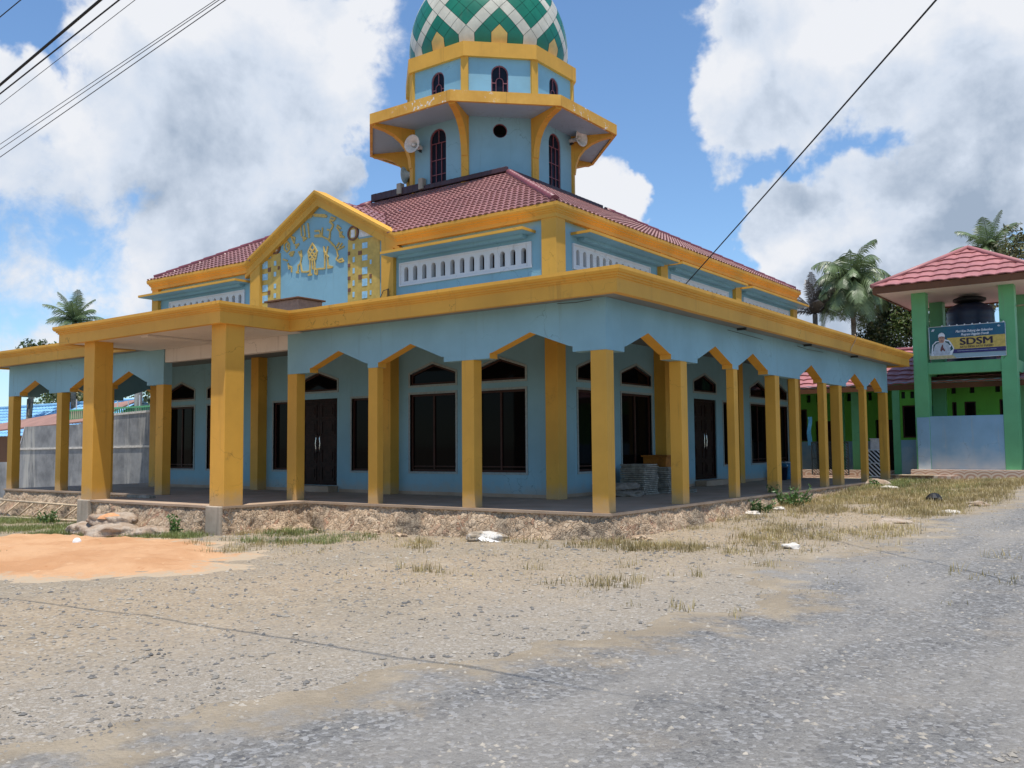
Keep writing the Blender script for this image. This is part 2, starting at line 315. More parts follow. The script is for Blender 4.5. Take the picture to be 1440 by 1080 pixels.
# ------------------------------------------------------------------ mesh builder
ORG = {}
class MB:
    def __init__(s): s.v = []; s.f = []; s.mi = []; s.sm = []
    def add(s, verts, faces, mi=0, smooth=False):
        o = len(s.v); s.v += [tuple(v) for v in verts]
        for f in faces: s.f.append(tuple(i+o for i in f)); s.mi.append(mi); s.sm.append(smooth)
        return s
    def box(s, x0, x1, y0, y1, z0, z1, mi=0):
        v = [(x, y, z) for z in (z0, z1) for y in (y0, y1) for x in (x0, x1)]
        return s.add(v, [(0, 2, 3, 1), (4, 5, 7, 6), (0, 1, 5, 4), (2, 6, 7, 3), (0, 4, 6, 2), (1, 3, 7, 5)], mi)
    def obox(s, c, ax, ay, az, mi=0):
        c = Vector(c); ax = Vector(ax); ay = Vector(ay); az = Vector(az)
        v = [c+ax*i+ay*j+az*k for k in (-1, 1) for j in (-1, 1) for i in (-1, 1)]
        return s.add(v, [(0, 2, 3, 1), (4, 5, 7, 6), (0, 1, 5, 4), (2, 6, 7, 3), (0, 4, 6, 2), (1, 3, 7, 5)], mi)
    def tube(s, pts, r, n=8, mi=0, smooth=True, caps=True):
        pts = [Vector(p) for p in pts]; rs = r if isinstance(r, (list, tuple)) else [r]*len(pts)
        rings = []; ref = None
        for i, p in enumerate(pts):
            d = (pts[min(i+1, len(pts)-1)] - pts[max(i-1, 0)]).normalized()
            if ref is None: ref = d.orthogonal().normalized()
            a = (ref - d*ref.dot(d))
            a = a.normalized() if a.length > 1e-5 else d.orthogonal().normalized(); ref = a; b = d.cross(a)
            rings.append([p + (a*math.cos(2*math.pi*k/n) + b*math.sin(2*math.pi*k/n))*rs[i] for k in range(n)])
        v = [q for rg in rings for q in rg]; f = []
        for i in range(len(pts)-1):
            for k in range(n): f.append((i*n+k, i*n+(k+1) % n, (i+1)*n+(k+1) % n, (i+1)*n+k))
        s.add(v, f, mi, smooth)
        if caps:
            s.add(rings[0], [tuple(reversed(range(n)))], mi); s.add(rings[-1], [tuple(range(n))], mi)
        return s
    def lathe(s, c, prof, n=24, mi=0, smooth=True, axis=None):
        c = Vector(c); ax = Vector(axis or (0, 0, 1)).normalized()
        a = ax.orthogonal().normalized() if axis else Vector((1, 0, 0)); b = ax.cross(a)
        v = [c + ax*z + (a*math.cos(2*math.pi*k/n)+b*math.sin(2*math.pi*k/n))*r for r, z in prof for k in range(n)]; f = []
        for i in range(len(prof)-1):
            for k in range(n): f.append((i*n+k, i*n+(k+1) % n, (i+1)*n+(k+1) % n, (i+1)*n+k))
        return s.add(v, f, mi, smooth)
    def plate(s, outer, holes, fn, th, mi=0, mi_hole=None, mi_side=None, side_fn=None):
        """2-D polygon with holes, fn(a, b, depth) -> point; depth 0 is the face, th the back"""
        loops = [list(outer)] + [list(h) for h in holes]
        tri = tessellate_polygon([[Vector((p[0], p[1], 0)) for p in lp] for lp in loops])
        flat = [p for lp in loops for p in lp]; n = len(flat)
        v = [fn(p[0], p[1], 0) for p in flat] + [fn(p[0], p[1], th) for p in flat]
        s.add(v, [t for t in tri] + [tuple(i+n for i in reversed(t)) for t in tri], mi)
        o = 0
        for li, lp in enumerate(loops):
            m = len(lp)
            for i in range(m):
                j = (i+1) % m; p, q = lp[i], lp[j]
                mm = (mi_hole if li and mi_hole is not None else (mi_side if mi_side is not None else mi))
                if side_fn: mm = side_fn(p, q, mm)
                s.add([fn(*p, 0), fn(*q, 0), fn(*q, th), fn(*p, th)], [(0, 1, 2, 3)], mm)
        return s
    def ring(s, loop_o, loop_i, fn, d0, d1, mi=0):
        """frame between two loops with the same number of points"""
        n = len(loop_o)
        for i in range(n):
            j = (i+1) % n
            v = [fn(*loop_o[i], d0), fn(*loop_o[j], d0), fn(*loop_i[j], d0), fn(*loop_i[i], d0), fn(*loop_o[i], d1), fn(*loop_o[j], d1), fn(*loop_i[j], d1), fn(*loop_i[i], d1)]
            s.add(v, [(0, 1, 2, 3), (7, 6, 5, 4), (0, 4, 5, 1), (3, 2, 6, 7)], mi)
        return s
    def build(s, name, mats, parent=None, bevel=0., weld=True, recalc=True, base=None):
        me = bpy.data.meshes.new(name)
        o0 = Vector((0, 0, 0))
        if parent is not None: o0 = ORG[parent.name]
        elif base is not None: o0 = Vector(base)
        me.from_pydata([tuple(Vector(v)-o0) for v in s.v], [], s.f)
        if not isinstance(mats, (list, tuple)): mats = [mats]
        for m in mats: me.materials.append(M[m] if isinstance(m, str) else m)
        me.polygons.foreach_set('material_index', s.mi); me.polygons.foreach_set('use_smooth', s.sm)
        if weld or recalc:
            bm = bmesh.new(); bm.from_mesh(me)
            if weld: bmesh.ops.remove_doubles(bm, verts=bm.verts, dist=.0004)
            if recalc: bmesh.ops.recalc_face_normals(bm, faces=bm.faces)
            bm.to_mesh(me); bm.free()
        me.update()
        o = bpy.data.objects.new(name, me); COL.objects.link(o)
        if parent is not None: o.parent = parent; ORG[o.name] = o0
        else: o.location = o0; ORG[o.name] = o0
        if bevel:
            b = o.modifiers.new('bevel', 'BEVEL'); b.width = bevel; b.segments = 2; b.limit_method = 'ANGLE'; b.angle_limit = R(40)
        return o
def tag(o, label=None, cat=None, group=None, kind=None):
    if label: o['label'] = label
    if cat: o['category'] = cat
    if group: o['group'] = group
    if kind: o['kind'] = kind
    return o
def thing(name, label, cat, loc=(0, 0, 0), group=None):
    o = bpy.data.objects.new(name, None); o.empty_display_size = .3; COL.objects.link(o); o.location = loc
    ORG[o.name] = Vector(loc); return tag(o, label, cat, group)
def sweep(mb, path, prof, closed=False, mi=0, miter=None):
    """prof [(outward offset, z)] along path of (x, y, dz); outward is to the right of travel"""
    n = len(path); rings = []
    for i, p in enumerate(path):
        def dr(a, b): d = Vector((b[0]-a[0], b[1]-a[1])); return d.normalized()
        d0 = dr(path[i-1], p) if (i > 0 or closed) else None
        d1 = dr(p, path[(i+1) % n]) if (i < n-1 or closed) else None
        d0 = d0 or d1; d1 = d1 or d0
        n0 = Vector((d0.y, -d0.x)); n1 = Vector((d1.y, -d1.x))
        m = (n0+n1); m = m/max(.2, (1+n0.dot(n1)))
        rings.append([(p[0]+m.x*o, p[1]+m.y*o, (p[2] if len(p) > 2 else 0)+z) for o, z in prof])
    k = len(prof); v = [q for rg in rings for q in rg]; f = []
    for i in range(n if closed else n-1):
        for j in range(k):
            a, b = i*k+j, i*k+(j+1) % k; c, d = ((i+1) % n)*k+(j+1) % k, ((i+1) % n)*k+j
            f.append((a, b, c, d))
    if not closed: f += [tuple(range(k)), tuple(reversed(range((n-1)*k, n*k)))]
    mb.add(v, f, mi)
def tiles(mb, P, ax, up, L, H, row=.39, wave=.225, lip=.034, amp=.040, s0=0., s1=0., mi=0, ov=.015):
    """overlapping rows of pressed tiles on a slope; s0/s1: how fast the left/right edge closes in per metre up"""
    P = Vector(P); ax = Vector(ax).normalized(); up = Vector(up).normalized(); nn = ax.cross(up).normalized()
    if nn.z < 0: nn = -nn
    rows = max(1, round(H/row)); rh = H/rows
    steps = max(2, int(L/wave*6))
    ua, ub = min(0, s0*H), max(L, L-s1*H); steps = max(2, int((ub-ua)/wave*6))
    us = [ua+(ub-ua)*i/steps for i in range(steps+1)]
    def prof(u):
        t = (u/wave) % 1.0
        return amp*(math.sin(t*2*math.pi)*.55+.45*math.cos(t*4*math.pi)*.5)
    for j in range(rows):
        v0 = j*rh - ov; v1 = (j+1)*rh
        vs = []; idx = []
        for u in us:
            a = s0*max(0, v0); b = L-s1*max(0, v0); a1 = s0*v1; b1 = L-s1*v1
            u0 = min(max(u, a), b); u1 = min(max(u, a1), b1)
            wob = .004*math.sin(u*7.3+j*2.1)
            vs += [P+ax*u0+up*v0+nn*(prof(u)+lip*.2), P+ax*u0+up*(v0+wob)+nn*(prof(u)+lip), P+ax*u1+up*v1+nn*prof(u)]
        fs = []
        for i in range(steps):
            o = i*3
            if abs((vs[o+1]-vs[o+4]).length) < 1e-5 and abs((vs[o+2]-vs[o+5]).length) < 1e-5: continue
            fs += [(o, o+3, o+4, o+1), (o+1, o+4, o+5, o+2)]
        mb.add(vs, fs, mi, False)

STROKES= [[(-11.73,8.28),(-11.79,8.21),(-11.69,8.12),(-11.73,8.04)],[(-11.74,8.02),(-11.94,8.01),(-12.15,7.94),(-12.23,7.9)],[(-12.12,7.91),(-11.97,7.94),(-11.76,7.98)],[(-12.43,7.85),(-12.62,7.77),(-12.72,7.69)],[(-12.41,7.81),(-12.59,7.73)],[(-11.69,8.02),(-11.23,7.94),(-11.13,7.88),(-11.21,7.88),(-11.66,7.98)],[(-12.24,7.76),(-12.2,7.47)],[(-12.11,7.76),(-12.05,7.49),(-12.12,7.32)],[(-12.17,7.42),(-11.99,7.37),(-12.12,7.31)],[(-11.93,7.79),(-11.87,7.37)],[(-12.72,7.62),(-12.8,7.49)],[(-12.72,7.62),(-12.61,7.43),(-12.53,7.29),(-12.5,7.45),(-12.64,7.5)],[(-12.85,7.4),(-12.96,7.33),(-12.96,7.17),(-12.85,7.08),(-12.74,7.14),(-12.74,7.3),(-12.85,7.4)],[(-12.81,7.31),(-12.85,7.24),(-12.8,7.17)],[(-11.63,7.53),(-11.43,7.51),(-11.38,7.38),(-11.63,7.39)],[(-11.31,7.57),(-11.33,7.35)],[(-11.63,7.37),(-11.33,7.33),(-11.08,7.21),(-10.86,7.01)],[(-11.03,7.2),(-10.98,7.44),(-11.08,7.49)],[(-10.96,7.45),(-10.86,7.59),(-10.99,7.73)],[(-12.48,7.23),(-12.32,7.24),(-12.45,7.14)],[(-12.74,7.0),(-12.53,7.04),(-12.69,6.94)],[(-11.01,7.7),(-10.86,7.59),(-10.91,7.5)],[(-10.96,7.83),(-10.77,7.77),(-10.86,7.71),(-10.99,7.77)],[(-10.72,7.5),(-10.62,7.39),(-10.5,7.23),(-10.42,7.17),(-10.57,7.21),(-10.59,7.31),(-10.5,7.33)],[(-10.69,7.55),(-10.55,7.44)],[(-11.11,7.49),(-10.98,7.46),(-11.01,7.2)],[(-10.71,6.95),(-10.62,7.04)],[(-10.61,6.91),(-10.5,7.01)],[(-10.66,6.86),(-10.42,6.91)],[(-10.96,7.11),(-10.81,6.98),(-10.71,6.85),(-10.66,6.67),(-10.73,6.58),(-10.59,6.49),(-10.44,6.49),(-10.49,6.57),(-10.61,6.55)],[(-12.22,7.03),(-12.19,6.84),(-12.24,6.68),(-12.18,6.41)],[(-12.32,7.01),(-12.21,6.84)],[(-12.24,6.65),(-12.34,6.61),(-12.34,6.45),(-12.42,6.41),(-12.31,6.39)],[(-12.18,6.4),(-11.93,6.37),(-11.83,6.39)],[(-11.73,7.18),(-11.91,6.96),(-11.87,6.74),(-11.73,6.69),(-11.58,6.71),(-11.53,6.91),(-11.73,7.18)],[(-11.83,7.05),(-11.58,6.76)],[(-11.63,7.03),(-11.88,6.8)],[(-11.89,6.96),(-11.65,6.7)],[(-11.54,6.91),(-11.8,6.72)],[(-11.83,6.7),(-11.82,6.3),(-11.9,6.27),(-11.75,6.27)],[(-11.73,6.67),(-11.71,6.43)],[(-11.63,6.68),(-11.61,6.28),(-11.52,6.25),(-11.52,6.4),(-11.65,6.42)],[(-11.25,7.01),(-11.2,6.76),(-11.2,6.38),(-11.47,6.4)],[(-11.08,7.0),(-11.13,6.79),(-11.08,6.59),(-11.07,6.38),(-10.88,6.38),(-11.03,6.43)],[(-11.24,6.89),(-11.06,6.69)],[(-13.01,6.87),(-12.82,6.81)],[(-12.79,6.66),(-12.63,6.59),(-12.63,6.45)],[(-12.79,6.72),(-12.74,6.55)],[(-12.71,7.01),(-12.61,6.93),(-12.53,7.04),(-12.69,7.04)]]

# ================================================================== MOSQUE
mosque = thing('mosque', 'pale blue and yellow mosque with arcaded verandah, maroon roof and green and white dome', 'mosque', (-11.39, 11.27, 0))
XY = lambda a, b, d: (a, b, d)
def fA(y0): return lambda a, b, d: (a, y0+d, b)           # walls facing -y
def fB(x0): return lambda a, b, d: (x0-d, a, b)           # walls facing +x

# floor slab and rubble plinth
OUT = [(-22.75, 19.3), (-22.75, -.05), (-14.02, -.05), (-14.02, -2.30), (-8.14, -2.30), (-8.14, -.05), (.05, -.05), (.05, 19.3)]
b = MB(); b.plate(OUT, [], lambda a, c, d: (a, c, -d), .05)
b.build('verandah_floor', 'floor', mosque)
def plinth():
    b = MB(); pts = []
    for k in range(len(OUT)-1):
        a, c = Vector(OUT[k]), Vector(OUT[k+1]); L = (c-a).length; d = (c-a)/L; n = Vector((d.y, -d.x)); m = int(L/.04)
        np_ = nn_ = None
        if k > 0: e = (a-Vector(OUT[k-1])).normalized(); np_ = Vector((e.y, -e.x)); cp = e.x*d.y-e.y*d.x
        if k < len(OUT)-2: e = (Vector(OUT[k+2])-c).normalized(); nn_ = Vector((e.y, -e.x)); cn = d.x*e.y-d.y*e.x
        for i in range(m):
            u = L*i/m; nrm = n; sl = 1.
            for o, dist, cr in ((np_, u, cp if np_ else 0), (nn_, L-u, cn if nn_ else 0)):
                if o is None: continue
                mit = (n+o)/max(.3, 1+n.dot(o))
                w = max(0, 1-dist/.22) if cr > 0 else max(0, 1-dist/.5)
                if cr > 0: nrm = n.lerp(mit, w)
                else: nrm = n.lerp(mit, 1 if dist < .001 else 0); sl *= 1-.9*w
            pts.append((a+d*u, nrm, sl))
    pts.append((Vector(OUT[-1]), Vector((1, 0)), 1.))
    nv = 30; vs = []
    for p, n, sl in pts:
        for j in range(nv+1):
            t = j/nv; z = -.052 - 1.2*t; q = Vector((p.x, p.y, z*1.2))
            vd = noise.voronoi(q*9.5+Vector((noise.noise(q*3)*.6, 0, noise.noise(q*3+Vector((9, 0, 0)))*.6)))[0]
            k = min(1., (vd[1]-vd[0])*2.4)
            dsp = -.03+.022*k+noise.noise(q*17)*.016+noise.noise(q*7)*.022+noise.noise(q*2.6)*.03+noise.noise(q*1.1)*.03
            if p.y < -2.0 and min(abs(p.x+13.7), abs(p.x+8.44)) < .55: sl = sl*.05
            dsp += (.40+.25*noise.noise(q*1.6+Vector((0, 4, 0))))*max(0., t-.02)*sl
            dsp *= (1 if j else .3)
            vs.append((p.x+n.x*(dsp-.02), p.y+n.y*(dsp-.02), z))
    b.add(vs, [(i*(nv+1)+j, i*(nv+1)+j+1, (i+1)*(nv+1)+j+1, (i+1)*(nv+1)+j) for i in range(len(pts)-1) for j in range(nv)], 0, True)
    return b
plinth().build('rubble_plinth', 'rubble', mosque, recalc=False, weld=False)

# columns of the outer arcade
def column(x0, x1, y0, y1, z0=0., z1=3.0, name='column'):
    b = MB(); b.box(x0, x1, y0, y1, z0, z1)
    return b.build(name, 'yellow', mosque, bevel=.008)
for xr, w, d in [(0, .34, .27), (-3.12, .32, .26), (-5.85, .28, .19), (-8.516, .33, .26), (-13.96, .34, .26), (-16.7, .28, .19), (-19.3, .30, .26), (-22.35, .33, .26)]:
    column(xr-w, xr, 0, d)
for y, w, d in [(3.05, .27, .3), (5.81, .19, .235), (8.457, .28, .30), (9.93, .19, .26), (12.29, .19, .27), (13.70, .27, .30), (16.36, .19, .25), (18.94, .27, .25)]:
    column(-w, 0, y, y+d)
column(-22.68, -22.35, 3.05, 3.35); column(-22.68, -22.35, 18.9, 19.2)
for x0, x1 in ((-8.69, -8.19), (-13.95, -13.46)):
    column(x0, x1, -2.264, -1.764, 0.0, 3.96, 'portico_column')
    g = MB(); g.box(x0-.012, x1+.012, -2.36, -1.70, -1.3, -.003)
    g.build('column_footing', 'concrete', mosque, bevel=.02)

# arcade beams with pointed openings: blue faces, yellow undersides
def arcade(name, s0, s1, ops, fn, th, ztop=3.975):
    bot = [(s0, 3.0)]
    for l, p, r in ops:
        bot += [(l, 3.0), (l, 3.105), (l+.07, 3.115), (p, 3.45), (r-.07, 3.115), (r, 3.105), (r, 3.0)]
    bot += [(s1, 3.0), (s1, ztop), (s0, ztop)]
    def side(p, q, mm):
        if p[1] >= ztop-.01 or q[1] >= ztop-.01: return 0
        if abs(p[1]-3.0) < 1e-6 and abs(q[1]-3.0) < 1e-6: return 0
        return 1
    b = MB(); b.plate(bot, [], fn, th, 0, side_fn=side)
    return b.build(name, ['blue', 'yellow'], mosque, weld=False, recalc=True)
arcade('arcade_beam', -8.85, 0, [(-8.06, -7.09, -6.15), (-5.83, -4.86, -3.92), (-2.71, -1.71, -.73)], fA(0), .26)
arcade('arcade_beam', -22.68, -13.96, [(-21.95, -20.97, -20.08), (-18.85, -17.92, -17.02), (-16.65, -15.66, -14.75)], fA(0), .26)
arcade('arcade_beam', .26, 19.2, [(.68, 1.64, 2.62), (3.88, 4.83, 5.76), (6.11, 7.03, 7.98), (10.33, 11.29, 12.17), (14.46, 15.40, 16.36), (16.68, 17.66, 18.47)], fB(0), .26)
arcade('arcade_beam', .262, 19.2, [(.9, 1.9, 2.9), (3.9, 4.9, 5.8), (6.6, 7.6, 8.5), (10.3, 11.3, 12.2), (14.4, 15.4, 16.3), (16.7, 17.6, 18.4)], lambda a, c, d: (-22.68+d, a, c), .26)
# portico cross beams
b = MB(); b.box(-13.962, -8.85, .03, .24, 3.60, 3.974); b.box(-11.55, -11.25, -2.2, -.0, 3.90, 3.954)
b.build('portico_beam', 'ceiling', mosque, bevel=.01)

# flat verandah roof slab and its moulded yellow cornice
slab_o = [(-23.13, 19.80), (-23.13, -.43), (-14.65, -.43), (-14.65, -2.33), (-8.25, -2.33), (-8.25, -.43), (.43, -.43), (.43, 19.80)]
slab_h = [(-19.3, 18.9), (-19.3, 3.6), (-3.6, 3.6), (-3.6, 18.9)]
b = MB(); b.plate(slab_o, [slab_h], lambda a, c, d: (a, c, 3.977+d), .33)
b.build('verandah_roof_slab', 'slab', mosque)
b = MB(); b.box(-14.60, -8.30, -2.28, -.02, 3.955, 3.976); b.build('portico_ceiling', 'ceiling', mosque)
PATH = [(-22.70, 19.36), (-22.70, 0), (-14.22, 0), (-14.22, -1.90), (-8.68, -1.90), (-8.68, 0), (0, 0), (0, 19.36)]
def dens(path, step=1.3, closed=True):
    out = []; n = len(path)
    for i in range(n if closed else n-1):
        a, c = path[i], path[(i+1) % n]; L = math.hypot(c[0]-a[0], c[1]-a[1]); k = max(1, int(L/step))
        for j in range(k):
            t = j/k; x = a[0]+(c[0]-a[0])*t; y = a[1]+(c[1]-a[1])*t
            dz = (noise.noise(Vector((x*.35, y*.35, 3)))*.022)
            out.append((x, y, dz))
    return out
b = MB(); sweep(b, dens(PATH), [(.425, 3.935), (.58, 3.930), (.58, 4.195), (.607, 4.20), (.607, 4.232), (.640, 4.238), (.640, 4.272), (.672, 4.280), (.700, 4.325), (.700, 4.388), (.425, 4.395)], True)
b.build('verandah_cornice', 'yellow', mosque)

# main walls with real openings
def arch(c, w, z0, zs, za):      # pointed transom outline, counter-clockwise
    return [(c-w/2, z0), (c+w/2, z0), (c+w/2, zs), (c+w*.44, zs+.035), (c, za), (c-w*.44, zs+.035), (c-w/2, zs)]
def rect(x0, x1, z0, z1): return [(x0, z0), (x1, z0), (x1, z1), (x0, z1)]
def inset(lp, d):
    n = len(lp); out = []
    for i in range(n):
        p, q, r = Vector(lp[i-1]), Vector(lp[i]), Vector(lp[(i+1) % n])
        a = (q-p).normalized(); c = (r-q).normalized(); na = Vector((-a.y, a.x)); nc = Vector((-c.y, c.x))
        m = (na+nc)/max(.3, 1+na.dot(nc)); out.append(tuple(q+m*d))
    return out
WA = [(-8.09, -6.52), (-5.90, -4.33), (-16.89, -15.33), (-19.05, -17.60)]
WB = [(4.58, 6.15), (6.72, 8.38), (15.50, 17.02), (17.55, 18.98)]
DA = (-12.51, -10.88); DB = (11.11, 12.70)
SA = [(-13.63, -12.95), (-10.29, -9.62)]; SB = [(9.70, 10.38), (13.23, 13.72 - .0)]
openA = []; openB = []
def window(lp, fn, name='window', mull=True, bars=True):
    """frame with glass set back in its opening, and a thin plaster trim round it"""
    t = MB(); t.ring(inset(lp, -.055), inset(lp, .0), fn, -.018, .06); tr = t.build('opening_trim', 'trim', mosque, weld=False)
    f = MB(); f.ring(inset(lp, .002), inset(lp, .055), fn, .045, .11)
    xs = [p[0] for p in lp]; zs = [p[1] for p in lp]; c = (min(xs)+max(xs))/2
    if mull:
        f.plate(rect(c-.026, c+.026, min(zs)+.055, max(zs)-.055), [], lambda a, q, d: fn(a, q, .052+d), .05)
        f.plate(rect(min(xs)+.055, max(xs)-.055, min(zs)+.12, min(zs)+.15), [], lambda a, q, d: fn(a, q, .06+d), .03)
    o = f.build(name, 'frame', mosque, weld=False)
    g = MB(); g.plate(inset(lp, .045), [], lambda a, q, d: fn(a, q, .085+d), .02); g.build('pane', 'glass', o, weld=False)
    return o
wallA = fA(3.5); wallB = fB(-3.53)
for (s, wins, sides, door, fn) in ((openA, WA, SA, DA, wallA), (openB, WB, SB, DB, wallB)):
    for x0, x1 in wins:
        r_ = rect(x0, x1, .60, 2.62); s.append(r_); window(r_, fn)
        a_ = arch((x0+x1)/2, x1-x0, 2.86, 3.15, 3.40); s.append(a_); window(a_, fn, 'transom_window', False)
    for x0, x1 in sides:
        r_ = rect(x0, x1, .60, 2.60); s.append(r_); window(r_, fn, 'side_window', False)
    x0, x1 = door; c = (x0+x1)/2
    r_ = rect(x0, x1, .18, 2.64); s.append(r_)
    a_ = arch(c, x1-x0, 2.86, 3.15, 3.40); s.append(a_); window(a_, fn, 'transom_window', False)
    d = MB(); d.ring(inset(r_, .002), inset(r_, .07), fn, .03, .12)
    for k in (0, 1):
        a0 = x0+.07 if k == 0 else c+.004; a1 = c-.004 if k == 0 else x1-.07; w = a1-a0
        d.plate(rect(a0, a1, .19, 2.57), [], lambda a, q, dd: fn(a, q, .075+dd), .04)
        for z0, z1 in ((.30, .72), (.80, 1.22), (1.62, 2.02), (2.10, 2.48)):
            d.ring(rect(a0+.10, a1-.10, z0, z1), rect(a0+.13, a1-.13, z0+.03, z1-.03), fn, .060, .076)
            d.plate(rect(a0+.19, a1-.19, z0+.09, z1-.09), [], lambda a, q, dd: fn(a, q, .062+dd), .014)
    do = d.build('double_door', 'door', mosque, weld=False)
    for sg in (-1, 1):
        h = MB(); hx = c+sg*.085
        h.tube([fn(hx, 1.10, .07), fn(hx, 1.12, .02), fn(hx-sg*.012, 1.22, .008), fn(hx+sg*.012, 1.36, .008), fn(hx-sg*.012, 1.50, .008), fn(hx, 1.60, .02), fn(hx, 1.62, .07)], .013, 6)
        h.build('handle', 'chrome', do)
    st = MB(); st.plate(rect(x0-.05, x1+.05, 0.002, .17), [], lambda a, q, dd: fn(a, q, -.38+dd), .36); st.build('door_step', 'floor', mosque, bevel=.01)
UY = 3.29; UXB = -3.30; upA = fA(UY); upB = fB(UXB)
wl_o = [(-19.40, 4.32), (UXB, 4.32), (UXB, 6.62), (-8.35, 6.62), (-11.39, 8.28), (-14.43, 6.62), (-19.40, 6.62)]
balA = [(-8.23, -3.98), (-18.70, -14.80)]
hA = [rect(x0, x1, 5.53, 6.10) for x0, x1 in balA]
b = MB(); b.plate(rect(-19.40, -3.53, -.3, 4.30), openA, wallA, .18); b.build('front_wall', 'blue', mosque, weld=False)
b = MB(); b.plate(wl_o, hA, upA, .18); b.build('upper_front_wall', 'blue', mosque, weld=False)
balB = [(4.07, 7.95), (9.25, 13.25), (14.55, 18.75)]
hB = [rect(x0, x1, 5.53, 6.10) for x0, x1 in balB]
b = MB(); b.plate(rect(3.68, 19.12, -.3, 4.30), openB, wallB, .18); b.build('side_wall', 'blue', mosque, weld=False)
b = MB(); b.plate(rect(UY+.18, 19.30, 4.32, 6.62), hB, upB, .18); b.build('upper_side_wall', 'blue', mosque, weld=False)
b = MB(); b.box(-19.40, -19.22, 3.68, 19.12, -.3, 6.62); b.box(-19.40, -3.53, 19.12, 19.30, -.3, 6.62); b.build('rear_wall', 'blue', mosque)
b = MB(); b.box(-19.2, -3.75, 9.0, 9.1, -.2, 4.3); b.box(-9.2, -9.1, 3.7, 19.1, -.2, 4.3); b.build('inner_partition', 'blue', mosque)
# skirting
b = MB(); b.plate(rect(-19.3, DA[0]-.1, .001, .085), [], lambda a, q, d: wallA(a, q, -.012+d), .012); b.plate(rect(DA[1]+.1, -3.53, .001, .085), [], lambda a, q, d: wallA(a, q, -.012+d), .012)
b.plate(rect(3.50, DB[0]-.1, .001, .085), [], lambda a, q, d: wallB(a, q, -.012+d), .012); b.plate(rect(DB[1]+.1, 19.1, .001, .085), [], lambda a, q, d: wallB(a, q, -.012+d), .012)
b.build('skirting', 'floor', mosque)
# pilasters (lower storey) and piers of the upper storey
PX = [(-3.535, -3.18), (-8.87, -8.50), (-14.30, -13.95), (-19.60, -19.25)]
for x0, x1 in PX[1:]:
    b = MB(); b.box(x0, x1, 3.17, 3.53, .0, 3.976); b.build('pilaster', 'yellow', mosque, bevel=.008)
b = MB(); b.box(-3.535, -3.18, 3.17, 3.53, .0, 3.976); b.build('pilaster', 'yellow', mosque, bevel=.008)
for y0, y1 in ((8.58, 8.94), (13.72, 14.08), (19.14, 19.49)):
    b = MB(); b.box(-3.56, -3.18, y0, y1, .0, 3.976); b.build('pilaster', 'yellow', mosque, bevel=.008)
for x0, x1 in ((-8.85, -8.40), (-14.40, -13.95)):
    b = MB(); b.box(x0, x1, 3.17, 3.52, 4.31, 6.80); b.build('gable_pier', 'yellow', mosque, bevel=.008)
for x0, x1 in ((-3.60, -3.18), (-19.60, -19.25)):
    b = MB(); b.box(x0, x1, 3.17, 3.58, 4.31, 6.72); b.build('upper_pier', 'yellow', mosque, bevel=.008)
for y0, y1 in ((8.45, 8.88), (13.68, 14.15), (18.98, 19.40)):
    b = MB(); b.box(-3.56, -3.18, y0, y1, 4.31, 6.72); b.build('upper_pier', 'yellow', mosque, bevel=.008)
# pierced white vent panels
def vent(x0, x1, fn):
    n = round((x1-x0-.08)/.327); pit = (x1-x0-.10)/n; holes = []
    for i in range(n):
        c = x0+.05+pit*(i+.5); w = .075; lp = [(c-w, 5.62), (c+w, 5.62)]
        for k in range(7): lp.append((c+w*math.cos(k*math.pi/6), 5.93+w*math.sin(k*math.pi/6)))
        holes.append(lp)
    b = MB(); b.plate(rect(x0+.002, x1-.002, 5.532, 6.098), holes, lambda a, q, d: fn(a, q, -.02+d), .14)
    b.ring(rect(x0-.03, x1+.03, 5.50, 6.13), rect(x0+.012, x1-.012, 5.542, 6.088), fn, -.045, .0)
    b.build('vent_panel', 'white_paint', mosque, weld=False)
for x0, x1 in balA: vent(x0, x1, upA)
for y0, y1 in balB: vent(y0, y1, upB)
# thin concrete canopies over the vents
def canopy(a0, a1, fn):
    b = MB(); b.plate([(a0, -.56), (a1, -.56), (a1, .0), (a0, .0)], [], lambda a, q, d: fn(a, 6.315+d, q), .068, 0)
    b.plate([(a0+.015, -.545), (a1-.015, -.52), (a1-.015, .0), (a0+.015, .0)], [], lambda a, q, d: fn(a, 6.30+d, q), .014, 1)
    b.plate([(a0+.3, -.20), (a1-.25, -.20), (a1-.25, 0), (a0+.3, 0)], [], lambda a, q, d: fn(a, 6.22+d, q), .079, 1)
    b.build('vent_canopy', ['yellow', 'blue'], mosque, weld=False)
canopy(-8.46, -3.84, upA); canopy(-19.72, -14.55, upA)
for y0, y1 in ((3.99, 8.74), (8.92, 13.62), (14.05, 19.45)): canopy(y0, y1, upB)

# upper cornice, climbing over the gable
UP = [(-19.60, 19.38, 0), (-19.60, 3.17, 0), (-14.52, 3.17, 0), (-11.39, 3.17, 1.69), (-8.26, 3.17, 0), (-3.18, 3.17, 0), (-3.18, 19.38, 0)]
b = MB(); sweep(b, UP, [(-.31, 6.605), (.022, 6.60), (.022, 6.70), (.045, 6.71), (.045, 6.735), (.075, 6.75), (.075, 6.785), (.105, 6.80), (.128, 6.85), (.13, 6.925), (-.31, 6.94)], True)
b.build('upper_cornice', 'yellow', mosque)
b = MB(); sweep(b, [(-14.62, 3.17, -.05), (-14.52, 3.17, 0), (-11.39, 3.17, 1.69), (-8.26, 3.17, 0), (-8.16, 3.17, -.05)], [(-.11, 6.49), (.018, 6.49), (.018, 6.599), (-.11, 6.599)]); b.build('gable_band', 'yellow', mosque)
